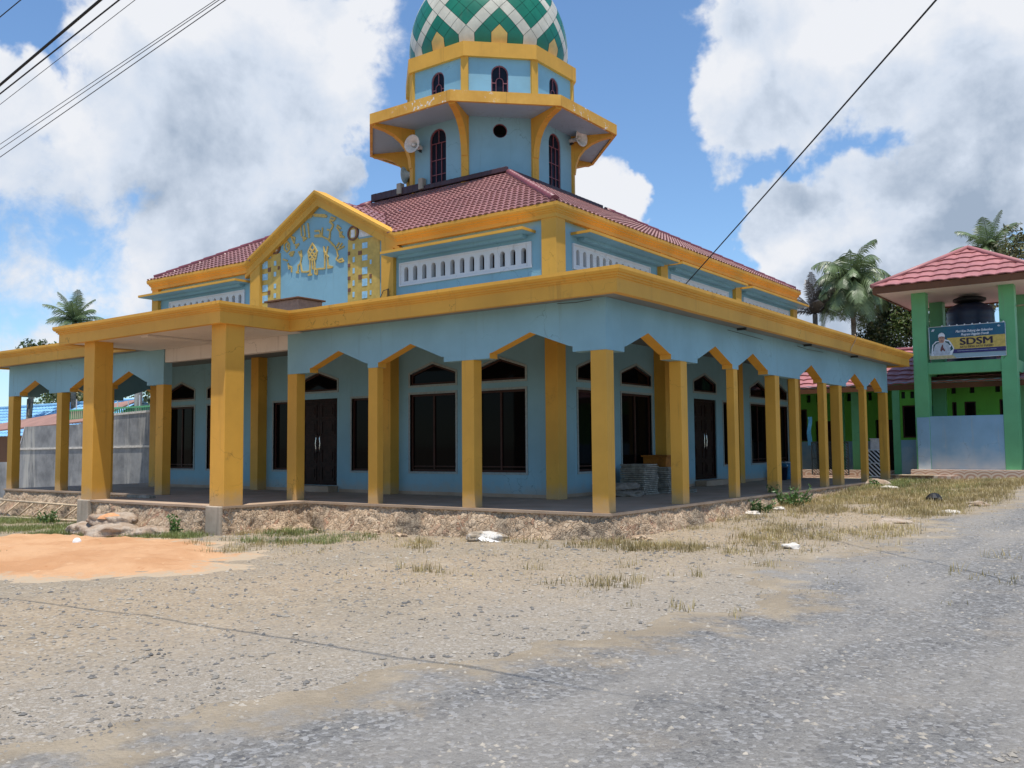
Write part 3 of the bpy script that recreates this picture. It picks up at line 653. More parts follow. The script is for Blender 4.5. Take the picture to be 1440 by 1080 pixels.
# tiled hip roof
ct, stn = math.cos(math.atan(.545)), math.sin(math.atan(.545))
b = MB()
tiles(b, (-8.51, 3.07, 6.93), (1, 0, 0), (0, ct, stn), 5.43, 2.86/ct, .335, .195, lip=.044, s0=-ct, s1=ct)
tiles(b, (-19.70, 3.07, 6.93), (1, 0, 0), (0, ct, stn), 5.43, 2.86/ct, .335, .195, lip=.044, s0=ct, s1=-ct)
tiles(b, (-16.84, 5.93, 6.93+2.86*.545), (1, 0, 0), (0, ct, stn), 10.90, 2.50/ct, .335, .195, lip=.044, s0=ct, s1=ct)
tiles(b, (-3.08, 3.07, 6.93), (0, 1, 0), (-ct, 0, stn), 16.43, 5.36/ct, .335, .195, lip=.044, s0=ct, s1=ct)
tiles(b, (-19.70, 3.07, 6.93), (0, 1, 0), (ct, 0, stn), 16.43, 5.36/ct, .40, .45, s0=ct, s1=ct)
tiles(b, (-19.70, 19.50, 6.93), (1, 0, 0), (0, -ct, stn), 16.62, 5.36/ct, .40, .45, s0=ct, s1=ct)
Hg = math.hypot(3.12, 1.69); cg, sg_ = 3.12/Hg, 1.69/Hg; kx = 3.10/Hg
def tiles_gable():
    for sx in (1, -1):
        P = Vector((-11.39+sx*3.10, 3.46, 6.80)); up = Vector((-sx*cg, 0, sg_)); ax = Vector((0, 1, 0)); nn = Vector((sx*sg_, 0, cg))
        rows = 9; rh = Hg/rows
        for j in range(rows):
            v0, v1 = j*rh-.015, (j+1)*rh; vs = []; fs = []
            n = 60
            for i in range(n+1):
                u0 = max(0, v0)*kx*i/n + .02*i/n; u1 = v1*kx*i/n + .02*i/n
                pr_ = lambda u: .024*math.sin(u/.225*2*math.pi)
                vs += [P+ax*u0+up*v0+nn*(pr_(u0)+.006), P+ax*u0+up*v0+nn*(pr_(u0)+.03), P+ax*u1+up*v1+nn*pr_(u1)]
            for i in range(n): o = i*3; fs += [(o, o+3, o+4, o+1), (o+1, o+4, o+5, o+2)]
            b.add(vs, fs, 0, False)
tiles_gable()
b.add([(-14.36, 8.41, 9.88), (-8.42, 8.41, 9.88), (-8.42, 14.16, 9.88), (-14.36, 14.16, 9.88)], [(0, 1, 2, 3)])
roof = b.build('tiled_roof', 'roof', mosque, weld=False, recalc=False)
b = MB()
def ridge(p, q, r=.115, mi=0):
    p, q = Vector(p), Vector(q); n = max(2, int((q-p).length/.42)); pts = []; rs = []
    for i in range(n):
        a = p.lerp(q, i/n); c = p.lerp(q, (i+.97)/n); pts += [a, c]; rs += [r*1.16, r*.96]
    b.tube(pts, rs, 10, mi)
T = 5.32
for cx_, cy_, sx, sy in ((-3.08, 3.07, -1, 1), (-19.70, 3.07, 1, 1), (-3.08, 19.50, -1, -1), (-19.70, 19.50, 1, -1)):
    b = MB(); ridge((cx_+sx*.16, cy_+sy*.16, 6.93+.16*.545), (cx_+sx*T, cy_+sy*T, 6.95+T*.545), .10); b.build('ridge_cap', 'ridge', roof)
b = MB(); ridge((-11.39, 3.5, 8.42), (-11.39, 5.95, 8.43), .07); b.build('ridge_cap', 'ridge', roof)
b = MB()
for i in range(24):
    x = -14.38+i*.248
    hgt = .20 if x < -12.2 else .10
    b.obox((x+.124, 8.36, 9.90+hgt/2), (.127, 0, .004), (0, .06, 0), (0, 0, hgt/2+.03))
for i in range(23): b.obox((-8.44, 8.45+.124+i*.248, 9.92), (.05, 0, 0), (0, .127, .004), (0, 0, .06))
b.build('ridge_cap', 'ridge_dark', roof, bevel=.02)

# gable ornament: gilt calligraphy and two mosaic towers, all raised work on the wall
DXO = .02
b = MB()
for s_ in STROKES:
    for p, q in zip(s_, s_[1:]):
        p, q = Vector(p), Vector(q); d = (q-p); L = d.length
        if L < .005: continue
        d /= L; n = Vector((-d.y, d.x))*.024; p = p-d*.012; q = q+d*.012
        dep = .022+random.random()*.004
        b.plate([tuple(p-n), tuple(q-n), tuple(q+n), tuple(p+n)], [], lambda a, c, dd: (a+DXO, UY-.001-dep+dd, c-.03), dep)
b.build('calligraphy', 'ornament_gold', mosque, weld=False)
def raised(name, rects, mat, d0, ell=False):
    for x0, z0, x1, z1 in rects:
        b = MB(); b.plate(rect(x0, x1, z0, z1), [], lambda a, c, dd: (a, UY-.0005-d0+dd, c), d0); b.build(name, mat, mosque, weld=False)
def panel(x0, z0, x1, z1, step):   # mosaic tower panel
    lp = [(x0, z0), (x1, z0), (x1, z1), ((x0+x1)/2, z1+step), (x0, z1+step)]
    return lp
b = MB(); b.plate([(-10.24, 4.30), (-9.0, 4.30), (-9.0, 6.98), (-9.83, 7.01), (-9.83, 7.05), (-10.24, 7.05)], [], lambda a, c, d: (a, UY-.015+d, c), .014); b.build('mosaic_tower', 'mosaic_yellow', mosque, weld=False); b = MB()
b.plate([(-14.05, 4.30), (-13.11, 4.30), (-13.11, 7.05), (-13.54, 7.05), (-13.54, 6.95), (-14.05, 6.88)], [], lambda a, c, d: (a, UY-.015+d, c), .014)
b.build('mosaic_tower', 'mosaic_yellow', mosque, weld=False)
blue_r = [(-9.67, 6.72, -9.47, 6.88), (-9.67, 6.38, -9.47, 6.53), (-9.67, 6.0, -9.47, 6.19), (-9.67, 5.67, -9.47, 5.87), (-9.67, 5.33, -9.47, 5.52), (-9.67, 5.0, -9.47, 5.18)]
blue_l = [(-13.94, 6.66, -13.70, 6.88), (-13.93, 6.31, -13.69, 6.50), (-13.92, 5.96, -13.68, 6.16), (-13.92, 5.62, -13.68, 5.84), (-13.92, 5.28, -13.68, 5.48), (-13.92, 4.95, -13.68, 5.15)]
dash = [(-10.04, z, -9.965, z+.15) for z in (6.75, 6.38, 6.07, 5.72, 5.40, 5.06)] + [(-13.40, z, -13.30, z+.14) for z in (6.70, 6.37, 6.01, 5.72, 5.40, 5.06)]
side_r = [(-9.37, z, -9.31, z+.12) for z in (6.25, 5.72, 5.40)] + [(-14.03, z, -13.99, z+.14) for z in (6.4, 6.05, 5.6)]
raised('mosaic_window', blue_r+blue_l+dash+side_r, 'mosaic_blue', .022)
raised('mosaic_stud', [(-9.82, 6.56, -9.69, 6.67), (-10.23, 6.60, -10.15, 6.70), (-10.23, 6.26, -10.14, 6.36), (-9.81, 5.87, -9.68, 6.0), (-10.23, 5.90, -10.13, 6.0), (-9.38, 5.87, -9.30, 5.97), (-10.22, 5.57, -10.12, 5.67), (-13.67, 6.54, -13.55, 6.67), (-13.22, 6.56, -13.14, 6.66), (-13.67, 5.85, -13.56, 5.97)], 'mosaic_brown', .030)
for cx_, cz_ in ((-10.03, 7.20), (-13.32, 7.25)):
    b = MB(); N = 20
    lo = [(cx_+.21*math.cos(2*math.pi*k/N), cz_+.21*math.sin(2*math.pi*k/N)) for k in range(N)]; li = [(cx_+.155*math.cos(2*math.pi*k/N), cz_+.16*math.sin(2*math.pi*k/N)) for k in range(N)]
    b.ring(lo, li, lambda a, c, d: (a, UY-.001+d, c), -.045, 0, 0)
    b.plate(inset(lo, .03), [], lambda a, c, d: (a, UY-.022+d, c), .02, 1)
    b.plate(rect(cx_-.075, cx_+.075, cz_-.12, cz_+.10), [], lambda a, c, d: (a, UY-.035+d, c), .02, 2)
    b.build('tower_lantern', ['mosaic_brown', 'mosaic_yellow', 'mosaic_white'], mosque, weld=False)
b = MB()
b.plate([(-9.80, 7.05), (-9.10, 7.05), (-9.12, 7.13), (-9.35, 7.17), (-9.5, 7.27), (-9.66, 7.30), (-9.78, 7.36)], [], lambda a, c, d: (a, UY-.016+d, c), .015); b.build('mosaic_cloud', 'mosaic_white', mosque, weld=False); b = MB()
b.plate([(-14.10, 6.90), (-13.56, 7.0), (-13.56, 7.36), (-13.68, 7.30), (-13.75, 7.14), (-13.95, 7.06), (-14.08, 6.98)], [], lambda a, c, d: (a, UY-.016+d, c), .015)
b.build('mosaic_cloud', 'mosaic_white', mosque, weld=False)
# conduit loop on the gable pier, wires under the eaves
b = MB(); b.tube([(-9.05, 3.15, 4.4), (-8.95, 3.10, 4.75), (-8.80, 3.10, 5.25), (-8.72, 3.12, 5.42), (-8.55, 3.14, 5.46), (-8.52, 3.14, 5.2)], .011, 5)
b.tube([(-8.60, 3.16, 5.46), (-8.60, 3.16, 4.9), (-8.63, 3.16, 4.4)], .007, 5); b.build('loose_conduit', 'cable_grey', mosque)
b = MB(); b.tube([(.59, 13.0, 3.93), (.61, 13.05, 4.05), (.63, 13.25, 4.2), (.72, 13.2, 4.36), (.71, 13.1, 4.43)], .012, 5)
b.build('loose_wire', 'bamboo', mosque)
for pts in ([(.10, 5.3, 3.86), (.16, 6.0, 3.83), (.12, 7.4, 3.82)], [(.1, 9.9, 3.87), (.14, 10.6, 3.83), (.12, 12.0, 3.86)], [(-1.0, -.1, 3.93), (-.55, -.16, 3.90), (-.2, -.14, 3.92)]): 
    b = MB(); b.tube(pts, .008, 4); b.build('eaves_wire', 'steel_dark', mosque)
for x, y in ((.03, 6.0), (.03, 10.6), (.03, 14.9)):
    b = MB(); b.box(x, x+.22, y, y+.05, 3.92, 3.975); b.build('eaves_hook', 'steel_dark', mosque)

# ------------------------------------------------------------------ tower
TX, TY = -11.39, 11.27; APO = 2.82; HS = APO*math.tan(R(22.5))
def octv(Rr, z, k): a = R(22.5+45*k); return (TX+Rr*math.cos(a), TY+Rr*math.sin(a), z)
def octl(Rr): return [octv(Rr, 0, k)[:2] for k in range(8)]
def face_fn(k, apo=APO):
    a = R(45*k); n = Vector((math.cos(a), math.sin(a), 0)); t = Vector((-n.y, n.x, 0)); c = Vector((TX, TY, 0))+n*apo
    return lambda u, z, d: c+t*u-n*d+Vector((0, 0, z))
def archw(w, z0, z1, n=8):
    r = w/2; lp = [(-r, z0), (r, z0)]
    for k in range(n+1): lp.append((r*math.cos(math.pi*k/n), z1-r+r*math.sin(math.pi*k/n)))
    return lp
drum = MB(); wins = []
for k in range(8):
    fn = face_fn(k); holes = []
    if k % 2 == 0: lo = archw(.72, 9.85, 11.90)
    else: lo = [(.24*math.cos(2*math.pi*i/18), 11.63+.24*math.sin(2*math.pi*i/18)) for i in range(18)]
    up = archw(.57, 12.62, 13.85)
    drum.plate([(-HS, 9.0), (HS, 9.0), (HS, 14.10), (-HS, 14.10)], [lo, up], fn, .16)
    wins += [(fn, lo, k % 2), (fn, up, 2)]
drum.build('tower_drum', 'blue', mosque, weld=False)
for fn, lp, kind in wins:
    f = MB(); f.ring(inset(lp, -.0), inset(lp, .035 if kind != 1 else .02), fn, .03, .10)
    if kind == 0:
        for u in (-.12, .12): f.plate(rect(u-.011, u+.011, 9.88, 11.42), [], lambda a, q, d: fn(a, q, .045+d), .03)
        for z in (10.35, 10.85, 11.42): f.plate(rect(-.33, .33, z-.011, z+.011), [], lambda a, q, d: fn(a, q, .047+d), .03)
        f.plate(rect(-.011, .011, 11.43, 11.86), [], lambda a, q, d: fn(a, q, .046+d), .03)
    if kind == 2:
        inner = archw(.22, 12.66, 13.42, 6); f.ring(inset(inner, -.02), inner, fn, .042, .075)
        f.plate(rect(-.265, -.125, 13.24, 13.27), [], lambda a, q, d: fn(a, q, .045+d), .03); f.plate(rect(.125, .265, 13.24, 13.27), [], lambda a, q, d: fn(a, q, .045+d), .03)
        f.plate(rect(-.013, .013, 13.45, 13.82), [], lambda a, q, d: fn(a, q, .046+d), .03)
    o = f.build('tower_window' if kind != 1 else 'round_vent', 'drum_frame', mosque, weld=False)
    g = MB(); g.plate(inset(lp, .012), [], lambda a, q, d: fn(a, q, .08+d), .02); g.build('pane', 'glass2' if kind != 1 else 'glass', o, weld=False)
for k in range(8):
    a = R(22.5+45*k); n = Vector((math.cos(a), math.sin(a), 0)); t = Vector((-n.y, n.x, 0)); c = Vector((TX, TY, 0))
    for z0, z1 in ((9.0, 12.081), (12.379, 14.072)):
        p = MB(); p.obox(c+n*2.97+Vector((0, 0, (z0+z1)/2)), n*.12, t*.125, (0, 0, (z1-z0)/2)); p.build('tower_pier', 'yellow', mosque, bevel=.008)
    br = MB(); prof = [(3.0, 10.75), (3.12, 10.75), (3.17, 11.10), (3.28, 11.38), (3.46, 11.60), (3.72, 11.78), (4.05, 11.90), (4.47, 11.97), (4.47, 12.079), (3.0, 12.079)]
    br.plate(prof, [], lambda a_, z_, d: c+n*a_+t*(d-.11)+Vector((0, 0, z_)), .22); br.build('ledge_bracket', 'yellow', mosque, weld=False, bevel=.006)
s = NT('worn_yellow_paint'); a = s.noise(1.2, 5, .65); pz = s.noise(5.5, 6, .7); st = s.noise(1, 5, .6, s.sc(s.pos, (6, 6, .4)))
wear = s.noise(.42, 2, .5); col = s.mix(s.mr(a, .3, .7), (.62, .32, .05, 1), (.76, .43, .085, 1)); col = s.mix(s.mr(st, .56, .72, 0, .55), col, (.20, .11, .04, 1))
col = s.mix(s.math('MULTIPLY', s.mr(pz, .585, .605), s.mr(wear, .50, .58)), col, (.78, .73, .66, 1)); s.bump(s.noise(30, 3, .6), .2, .008); M['worn_yellow'] = s.done(col, .7, 0, .3)
b = MB(); b.plate(octl(4.594), [list(reversed(octl(2.70)))], lambda a, c, d: (a, c, 12.08+d), .30, 0, side_fn=lambda p, q, mm: 1 if math.hypot(p[0]-TX, p[1]-TY) > 4 else 0)
b.build('tower_ledge', ['soffit', 'worn_yellow'], mosque, weld=False)
b = MB(); sweep(b, [octv(4.594, 0, k)[:2] + (0,) for k in range(8)], [(-.09, 12.03), (.012, 12.03), (.012, 12.385), (-.09, 12.385)], True)
b.build('ledge_fascia', 'worn_yellow', mosque)
b = MB(); b.plate(octl(3.19), [], lambda a, c, d: (a, c, 14.07+d), .49); b.build('dome_ring', 'yellow', mosque, weld=False)
for p_ in ((-13.0, 8.40), (-12.0, 8.40)):
    b = MB(); b.box(p_[0]-.10, p_[0]+.10, p_[1]-.16, p_[1]+.04, 9.9, 10.28); b.build('curb_stub', 'concrete', mosque, bevel=.02)
# dome: diamond cladding over an inner shell
DZ = 14.55; ZE = 15.30; DR = 2.86; DH = 3.25
def dprof():
    pts = []
    for i in range(400):
        t = i/399; z = DZ+t*4.55
        if z <= ZE: r = DR*math.sqrt(1-((ZE-z)/2.6)**2)
        else:
            k = (z-ZE)/DH; r = DR*math.sqrt(max(0, 1-k*k)) if k < .80 else max(0.02, DR*.6*(1-(k-.80)/.40)**1.25*1.0)
        pts.append((r, z))
    return pts
DP = dprof(); DS = [0.]
for (r0, z0), (r1, z1) in zip(DP, DP[1:]): DS.append(DS[-1]+math.hypot(r1-r0, z1-z0))
def dat(sv):
    sv = max(0, min(DS[-1], sv)); lo, hi = 0, len(DS)-1
    while hi-lo > 1:
        m = (lo+hi)//2
        if DS[m] <= sv: lo = m
        else: hi = m
    t = (sv-DS[lo])/max(1e-9, DS[hi]-DS[lo]); return DP[lo][0]+(DP[hi][0]-DP[lo][0])*t, DP[lo][1]+(DP[hi][1]-DP[lo][1])*t
def dpt(ang, sv, off=0.):
    r, z = dat(sv); return (TX+(r+off)*math.cos(ang), TY+(r+off)*math.sin(ang), z)
inner = MB(); inner.lathe((TX, TY, 0), [(max(.01, r-.018), z) for r, z in DP[::8]]+[(.02, DP[-1][1])], 64)
dome = inner.build('dome', 'seam', mosque)
LV = [.42]
while len(LV) < 40 and dat(LV[-1])[0] > .55: LV.append(LV[-1]+.295*min(1, max(.25, dat(LV[-1])[0]/DR)))
dl = R(11.25); A0 = R(-45)-2*dl
clad = MB()     # material slots: green, white, yellow
def cell(mi, kb, sb, ks, ss, st, gap=.965, n=4):
    """diamond centred on angle ks: bottom level sb, side level ss, top level st"""
    cs = (sb+st)/2; vs = []
    for i in range(n+1):
        for j in range(n+1):
            a, c = i/n, j/n
            u = (a-c)*.5; v = (a+c)
            sv = sb+(ss-sb)*v if v <= 1 else ss+(st-ss)*(v-1)
            vs.append(dpt(A0+(ks+u*gap)*dl, cs+(sv-cs)*gap))
    clad.add(vs, [(i*(n+1)+j, (i+1)*(n+1)+j, (i+1)*(n+1)+j+1, i*(n+1)+j+1) for i in range(n) for j in range(n)], mi, True)
for k in range(32):
    g = 1 if k % 4 == 0 else 2 if k % 4 == 2 else 0; n = 4; vs = []
    for i in range(n+1):
        for j in range(n+1):
            u = (i/n-.5)*.965; top = LV[0]+(LV[1]-LV[0])*(1-abs(u)*2)
            vs.append(dpt(A0+(k+u)*dl, top*.985*j/n))
    clad.add(vs, [(i*(n+1)+j, (i+1)*(n+1)+j, (i+1)*(n+1)+j+1, i*(n+1)+j+1) for i in range(n) for j in range(n)], g, True)
for r_ in range(1, len(LV)-1):
    for i in range(32):
        k2 = 2*i+(1 if r_ % 2 else 0)
        white = ((k2-r_)//2) % 4 == 0 or ((k2+r_)//2) % 4 == 0
        cell(1 if white else 0, 0, LV[r_-1], k2/2, LV[r_], LV[r_+1])
clad.build('dome_cladding', ['dome_green', 'dome_white', 'dome_yellow'], dome, weld=False, recalc=True)
fin = MB(); zt = DP[-1][1]; fin.lathe((TX, TY, zt-.25), [(.02, 0), (.16, .05), (.06, .18), (.05, .35), (.20, .55), (.20, .65), (.05, .82), (.04, 1.0), (.14, 1.15), (.04, 1.3), (.03, 1.7), (.01, 1.95)], 16)
fin.build('finial', 'dome_yellow', mosque)

# horn loudspeakers on the drum
def horn(loc, ax, label):
    ax = Vector(ax).normalized(); t = thing('horn_loudspeaker', label, 'loudspeaker', loc, 'loudspeakers on the mosque tower'); c = Vector(loc)
    h = MB(); prof = [(.05, -.30), (.06, -.22), (.09, -.12), (.15, -.03), (.225, .03), (.265, .055), (.27, .075), (.255, .075), (.215, .045), (.14, -.015), (.085, -.10), (.05, -.20), (.0, -.21)]
    prof = [(r_*1.14, z_) for r_, z_ in prof]; h.lathe(c, prof, 28, axis=ax); h.lathe(c, [(.0, -.16), (.045, -.16), (.06, -.05), (.045, -.005), (.0, .005)], 14, axis=ax); h.build('horn', 'horn', t)
    d = MB(); d.lathe(c, [(.0, -.50), (.075, -.50), (.085, -.47), (.085, -.34), (.07, -.30), (.0, -.30)], 18, axis=ax); d.build('driver', 'horn', t)
    to = (Vector((TX, TY, loc[2])) - (c-ax*.38)); to.z = 0; dist = to.length; to.normalize()
    k = MB(); p = c-ax*.38; k.tube([p+Vector((0, 0, -.09)), p+Vector((0, 0, -.14)), p+to*max(.05, dist-2.84)+Vector((0, 0, -.14))], .02, 6)
    k.obox(p+Vector((0, 0, -.10)), (.05, 0, 0), (0, .05, 0), (0, 0, .015)); k.build('mounting_arm', 'steel_dark', t)
horn((-12.10, 8.0, 11.39), (.12, -1, .02), 'grey horn loudspeaker on tower facing front left, under the ledge')
horn((-14.05, 9.75, 11.10), (-.95, -.30, 0), 'lower grey horn loudspeaker half hidden behind the tower\'s left pier')
horn((-8.12, 12.2, 11.90), (.92, -.12, .0), 'grey horn loudspeaker on right side of the tower, seen edge on')

# ================================================================== SCHOOL SIDE (right background)
def text_mesh(txt, size, fn, mat, parent, name, shear=0., th=.003, bold=0., width=None):
    cu = bpy.data.curves.new('lettering', 'FONT'); cu.body = txt; cu.size = size; cu.shear = shear; cu.align_x = 'LEFT'; cu.resolution_u = 3
    ob = bpy.data.objects.new('lettering', cu); COL.objects.link(ob); bpy.context.view_layer.update()
    me = bpy.data.meshes.new_from_object(ob.evaluated_get(bpy.context.evaluated_depsgraph_get()))
    xs = [v.co.x for v in me.vertices]; k = (width/(max(xs)-min(xs))) if width else 1; x0 = min(xs)
    b = MB()
    for i, o in enumerate((0, -bold, bold, -bold*.5, bold*.5) if bold else (0,)): b.add([fn((v.co.x-x0)*k+o, v.co.y+(o*.4 if i < 3 else -o*.5), 0)-Vector((0, .0004*i, 0)) for v in me.vertices], [tuple(p.vertices) for p in me.polygons])
    o = b.build(name, mat, parent, weld=False); bpy.data.objects.remove(ob); bpy.data.curves.remove(cu); bpy.data.meshes.remove(me); return o

wt_ = thing('water_tower', 'open green two storey tower with pink tiled hip roof holding the water tank', 'tower', (2.13, 22.6, .3))
P0, P1, Q0, Q1 = .47, 3.80, 21.0, 24.3
for x in (P0, P1-.48):
    for y in (Q0, Q1-.48):
        b = MB(); b.box(x, x+.48, y, y+.48, .0, 7.02); b.build('pillar', 'green', wt_, bevel=.01)
b = MB(); b.box(P0+.48, P1-.48, Q0+.04, Q0+.40, 3.70, 4.12); b.box(P0+.48, P1-.48, Q1-.40, Q1-.04, 3.70, 4.12); b.box(P0+.04, P0+.40, Q0+.48, Q1-.48, 3.70, 4.12); b.box(P1-.40, P1-.04, Q0+.48, Q1-.48, 3.70, 4.12)
b.box(P0+.405, P1-.405, Q0+.405, Q1-.405, 3.9, 4.10); b.build('floor_beam', 'green', wt_, bevel=.01)
b = MB(); b.box(P0+.48, P1-.48, Q0+.1, Q0+.36, 6.74, 7.02); b.box(P0+.48, P1-.48, Q1-.36, Q1-.1, 6.74, 7.02); b.box(P0+.1, P0+.36, Q0+.48, Q1-.48, 6.74, 7.02); b.box(P1-.36, P1-.1, Q0+.48, Q1-.48, 6.74, 7.02); b.build('top_beam', 'lime', wt_, bevel=.01)
b = MB(); b.box(P0+.05, P0+.475, Q0-.03, Q0-.004, .2, 2.16); b.box(P0+.48, P1-.48, Q0+.02, Q0+.30, .2, 2.19); b.build('low_wall', 'school_blue', wt_, bevel=.008)
fT = fA(Q1-.3); tw_ = [rect(1.55, 1.95, 1.5, 2.80), rect(2.75, 3.30, 1.5, 2.85), rect(1.12, 1.28, 1.5, 2.80)]; tv_ = [rect(x, x+.17, 3.12, 3.45) for x in (1.10, 1.75, 2.62, 3.05)]
b = MB(); b.plate(rect(P0+.48, P1-.48, .2, 3.70), tw_+tv_, fT, .2); b.build('back_wall', 'lime', wt_, weld=False)
for lp in tw_:
    b = MB(); b.ring(inset(lp, .003), inset(lp, .05), fT, .03, .1); o = b.build('window', 'frame', wt_, weld=False); g = MB(); g.plate(inset(lp, .03), [], lambda a, q, d: fT(a, q, .08+d), .02); g.build('pane', 'glass', o, weld=False)
b = MB(); b.box(P0+.48, P1-.48, Q1-.095, Q1-.06, 3.0, 3.6); b.build('vent_backing', 'lump', wt_)
# rail on the right edge
b = MB()
b.tube([(3.82, 21.3, 5.95), (4.6, 21.3, 5.95)], .03, 6); b.tube([(4.1, 21.3, 5.9), (4.25, 21.3, 4.3)], .03, 6); b.build('rail', 'bamboo', wt_)
E0x, E1x, E0y, E1y = -.62, 4.89, 19.9, 25.4; EZ = 6.88; AX, AY, AZ = 2.135, 22.65, 8.40
b = MB(); hs = (E1x-E0x)/2; sl = math.atan((AZ-EZ)/hs); c_, s_ = math.cos(sl), math.sin(sl)
for P, ax, up in (((E0x, E0y, EZ), (1, 0, 0), (0, c_, s_)), ((E1x, E0y, EZ), (0, 1, 0), (-c_, 0, s_)), ((E0x, E0y, EZ), (0, 1, 0), (c_, 0, s_)), ((E0x, E1y, EZ), (1, 0, 0), (0, -c_, s_))):
    tiles(b, P, ax, up, E1x-E0x, hs/c_, .50, .52, lip=.05, amp=.030, s0=c_, s1=c_)
tr_ = b.build('tiled_roof', 'pinkroof', wt_, weld=False, recalc=False)
b = MB(); 
def ridge2(b, p, q, r):
    b.tube([p, q], r, 8)
for ex, ey in ((E0x, E0y), (E1x, E0y), (E0x, E1y), (E1x, E1y)): ridge2(b, (ex, ey, EZ+.03), (AX, AY, AZ+.04), .085)
b.build('ridge_cap', 'pinkroof', tr_)
b = MB(); sweep(b, [(E0x+.03, E0y+.03), (E1x-.03, E0y+.03), (E1x-.03, E1y-.03), (E0x+.03, E1y-.03)], [(-.03, EZ-.25), (0, EZ-.25), (0, EZ-.01), (-.03, EZ-.01)], True); b.build('fascia', 'brown_wood', wt_)
b = MB(); b.box(E0x+.06, E1x-.06, E0y+.06, E1y-.06, EZ-.20, EZ-.16); b.build('soffit', 'ceiling', wt_)
# water tank
tk = thing('water_tank', 'dark blue plastic water tank with round lid on the green tower', 'water tank', (2.2, 22.7, 4.1))
b = MB(); prof = [(0, 0), (.80, 0), (.84, .04)]
for i in range(9): prof += [(.85, .10+i*.16), (.83, .16+i*.16), (.85, .22+i*.16)]
prof += [(.84, 1.60), (.74, 1.74), (.5, 1.83), (.3, 1.87), (0, 1.88)]
b.lathe((2.1, 22.75, 4.105), [(r_*.95, z_*1.22) for r_, z_ in prof], 36); b.build('tank_body', 'tank', tk)
b = MB(); b.lathe((2.1, 22.75, 4.505), [(0, 1.86), (.47, 1.90), (.56, 1.95), (.56, 2.03), (.40, 2.10), (.1, 2.13), (0, 2.13)], 28); b.build('tank_lid', 'lump', tk)
# banner
bn = thing('banner', 'printed SDSM banner with man in white, tied across the green tower', 'banner', (2.25, 20.94, 4.24))
BX0, BX1, BZ0, BZ1, BY = 1.05, 3.50, 4.23, 5.38, 20.95
def fban(d): return lambda a, c, dd=0: (BX0+a*(BX1-BX0), BY-d+(dd if dd else 0)-.015*math.sin(a*9)*0, BZ0+c*(BZ1-BZ0))
s = NT('banner_print'); tcn = s.n('ShaderNodeTexCoord'); g = s.n('ShaderNodeSeparateXYZ'); s.l(tcn.outputs['Object'], g.inputs[0])
# object space x from -1.2 to 1.25, z from 0 to 1.14 ; print: blue head, teal left, pale foot
zx = s.mr(g.outputs[2], .0, .10); zt = s.mr(g.outputs[0], -1.2, .0)
col = s.mix(s.mr(s.noise(2.5, 4, .6), .35, .65), (.012, .085, .17, 1), (.02, .13, .21, 1))
col = s.mix(s.mr(g.outputs[0], -.95, -.35, 1, 0), col, (.015, .115, .125, 1))
col = s.mix(s.mr(g.outputs[2], .16, .24, 1, 0), col, (.30, .42, .46, 1)); M['banner'] = s.done(col, .45)
b = MB(); nx_, nz_ = 24, 8
vs = [(BX0+(BX1-BX0)*i/nx_, BY+.012*math.sin(i*.9)*math.sin(j*.5), BZ0+(BZ1-BZ0)*j/nz_) for i in range(nx_+1) for j in range(nz_+1)]
b.add(vs, [(i*(nz_+1)+j, (i+1)*(nz_+1)+j, (i+1)*(nz_+1)+j+1, i*(nz_+1)+j+1) for i in range(nx_) for j in range(nz_)], 0, True)
b.add([(x, y+.004, z) for x, y, z in vs], [(i*(nz_+1)+j, i*(nz_+1)+j+1, (i+1)*(nz_+1)+j+1, (i+1)*(nz_+1)+j) for i in range(nx_) for j in range(nz_)], 0, True)
b.build('banner_sheet', 'banner', bn, weld=False, recalc=False)
def flat(name, polys, mat, d, parent=None):
    f = fban(d); b = MB()
    for p in polys: b.add([f(*q) for q in p], [tuple(range(len(p)))])
    return b.build(name, mat, parent or bn, weld=False, recalc=False)
M['p_yellow'] = simple('print_yellow', (.60, .43, .10), .5); M['p_navy'] = simple('print_navy', (.035, .03, .14), .5); M['p_white'] = simple('print_white', (.70, .74, .78), .5); M['p_dark'] = simple('print_dark', (.035, .02, .035), .5)
M['p_teal'] = simple('print_teal', (.01, .07, .075), .5); M['p_skin'] = simple('print_skin', (.42, .24, .17), .5); M['p_gold'] = simple('print_gold', (.50, .43, .22), .5)
M['p_grey'] = simple('print_grey', (.45, .50, .55), .5); M['p_red'] = simple('print_brown', (.16, .06, .06), .5)
flat('yellow_band', [[(.24, .63), (.30, .36), (.34, .27), (1.0, .27), (1.0, .64)]], 'p_yellow', .016)
flat('navy_band', [[(.30, .15), (.33, .27), (1.0, .268), (1.0, .135)]], 'p_navy', .018)
flat('gold_foot', [[(.0, .0), (.36, .0), (.30, .12), (.0, .12)]], 'p_gold', .0165)
wing = [[(.02, .10), (.04, .44), (.09, .55), (.16, .56), (.21, .60), (.27, .56), (.30, .46), (.335, .30), (.30, .10)]]
flat('printed_wings', wing, 'p_white', .0185)
flat('printed_wing_pattern', [[(.045, .22), (.055, .44), (.10, .52), (.15, .53), (.10, .40)], [(.29, .40), (.265, .52), (.21, .55), (.24, .42)], [(.32, .28), (.30, .40), (.27, .30), (.28, .22)], [(.06, .13), (.05, .2), (.09, .26)]], 'p_teal', .0195)
robe = [[(.055, .11), (.06, .33), (.085, .45), (.13, .50), (.16, .51), (.20, .505), (.235, .49), (.265, .43), (.285, .28), (.27, .11)]]
flat('printed_robe', robe, 'p_grey', .0205); flat('printed_face', [[(.135, .52), (.128, .62), (.135, .72), (.205, .72), (.212, .62), (.203, .53), (.19, .49), (.148, .49)]], 'p_skin', .0215)
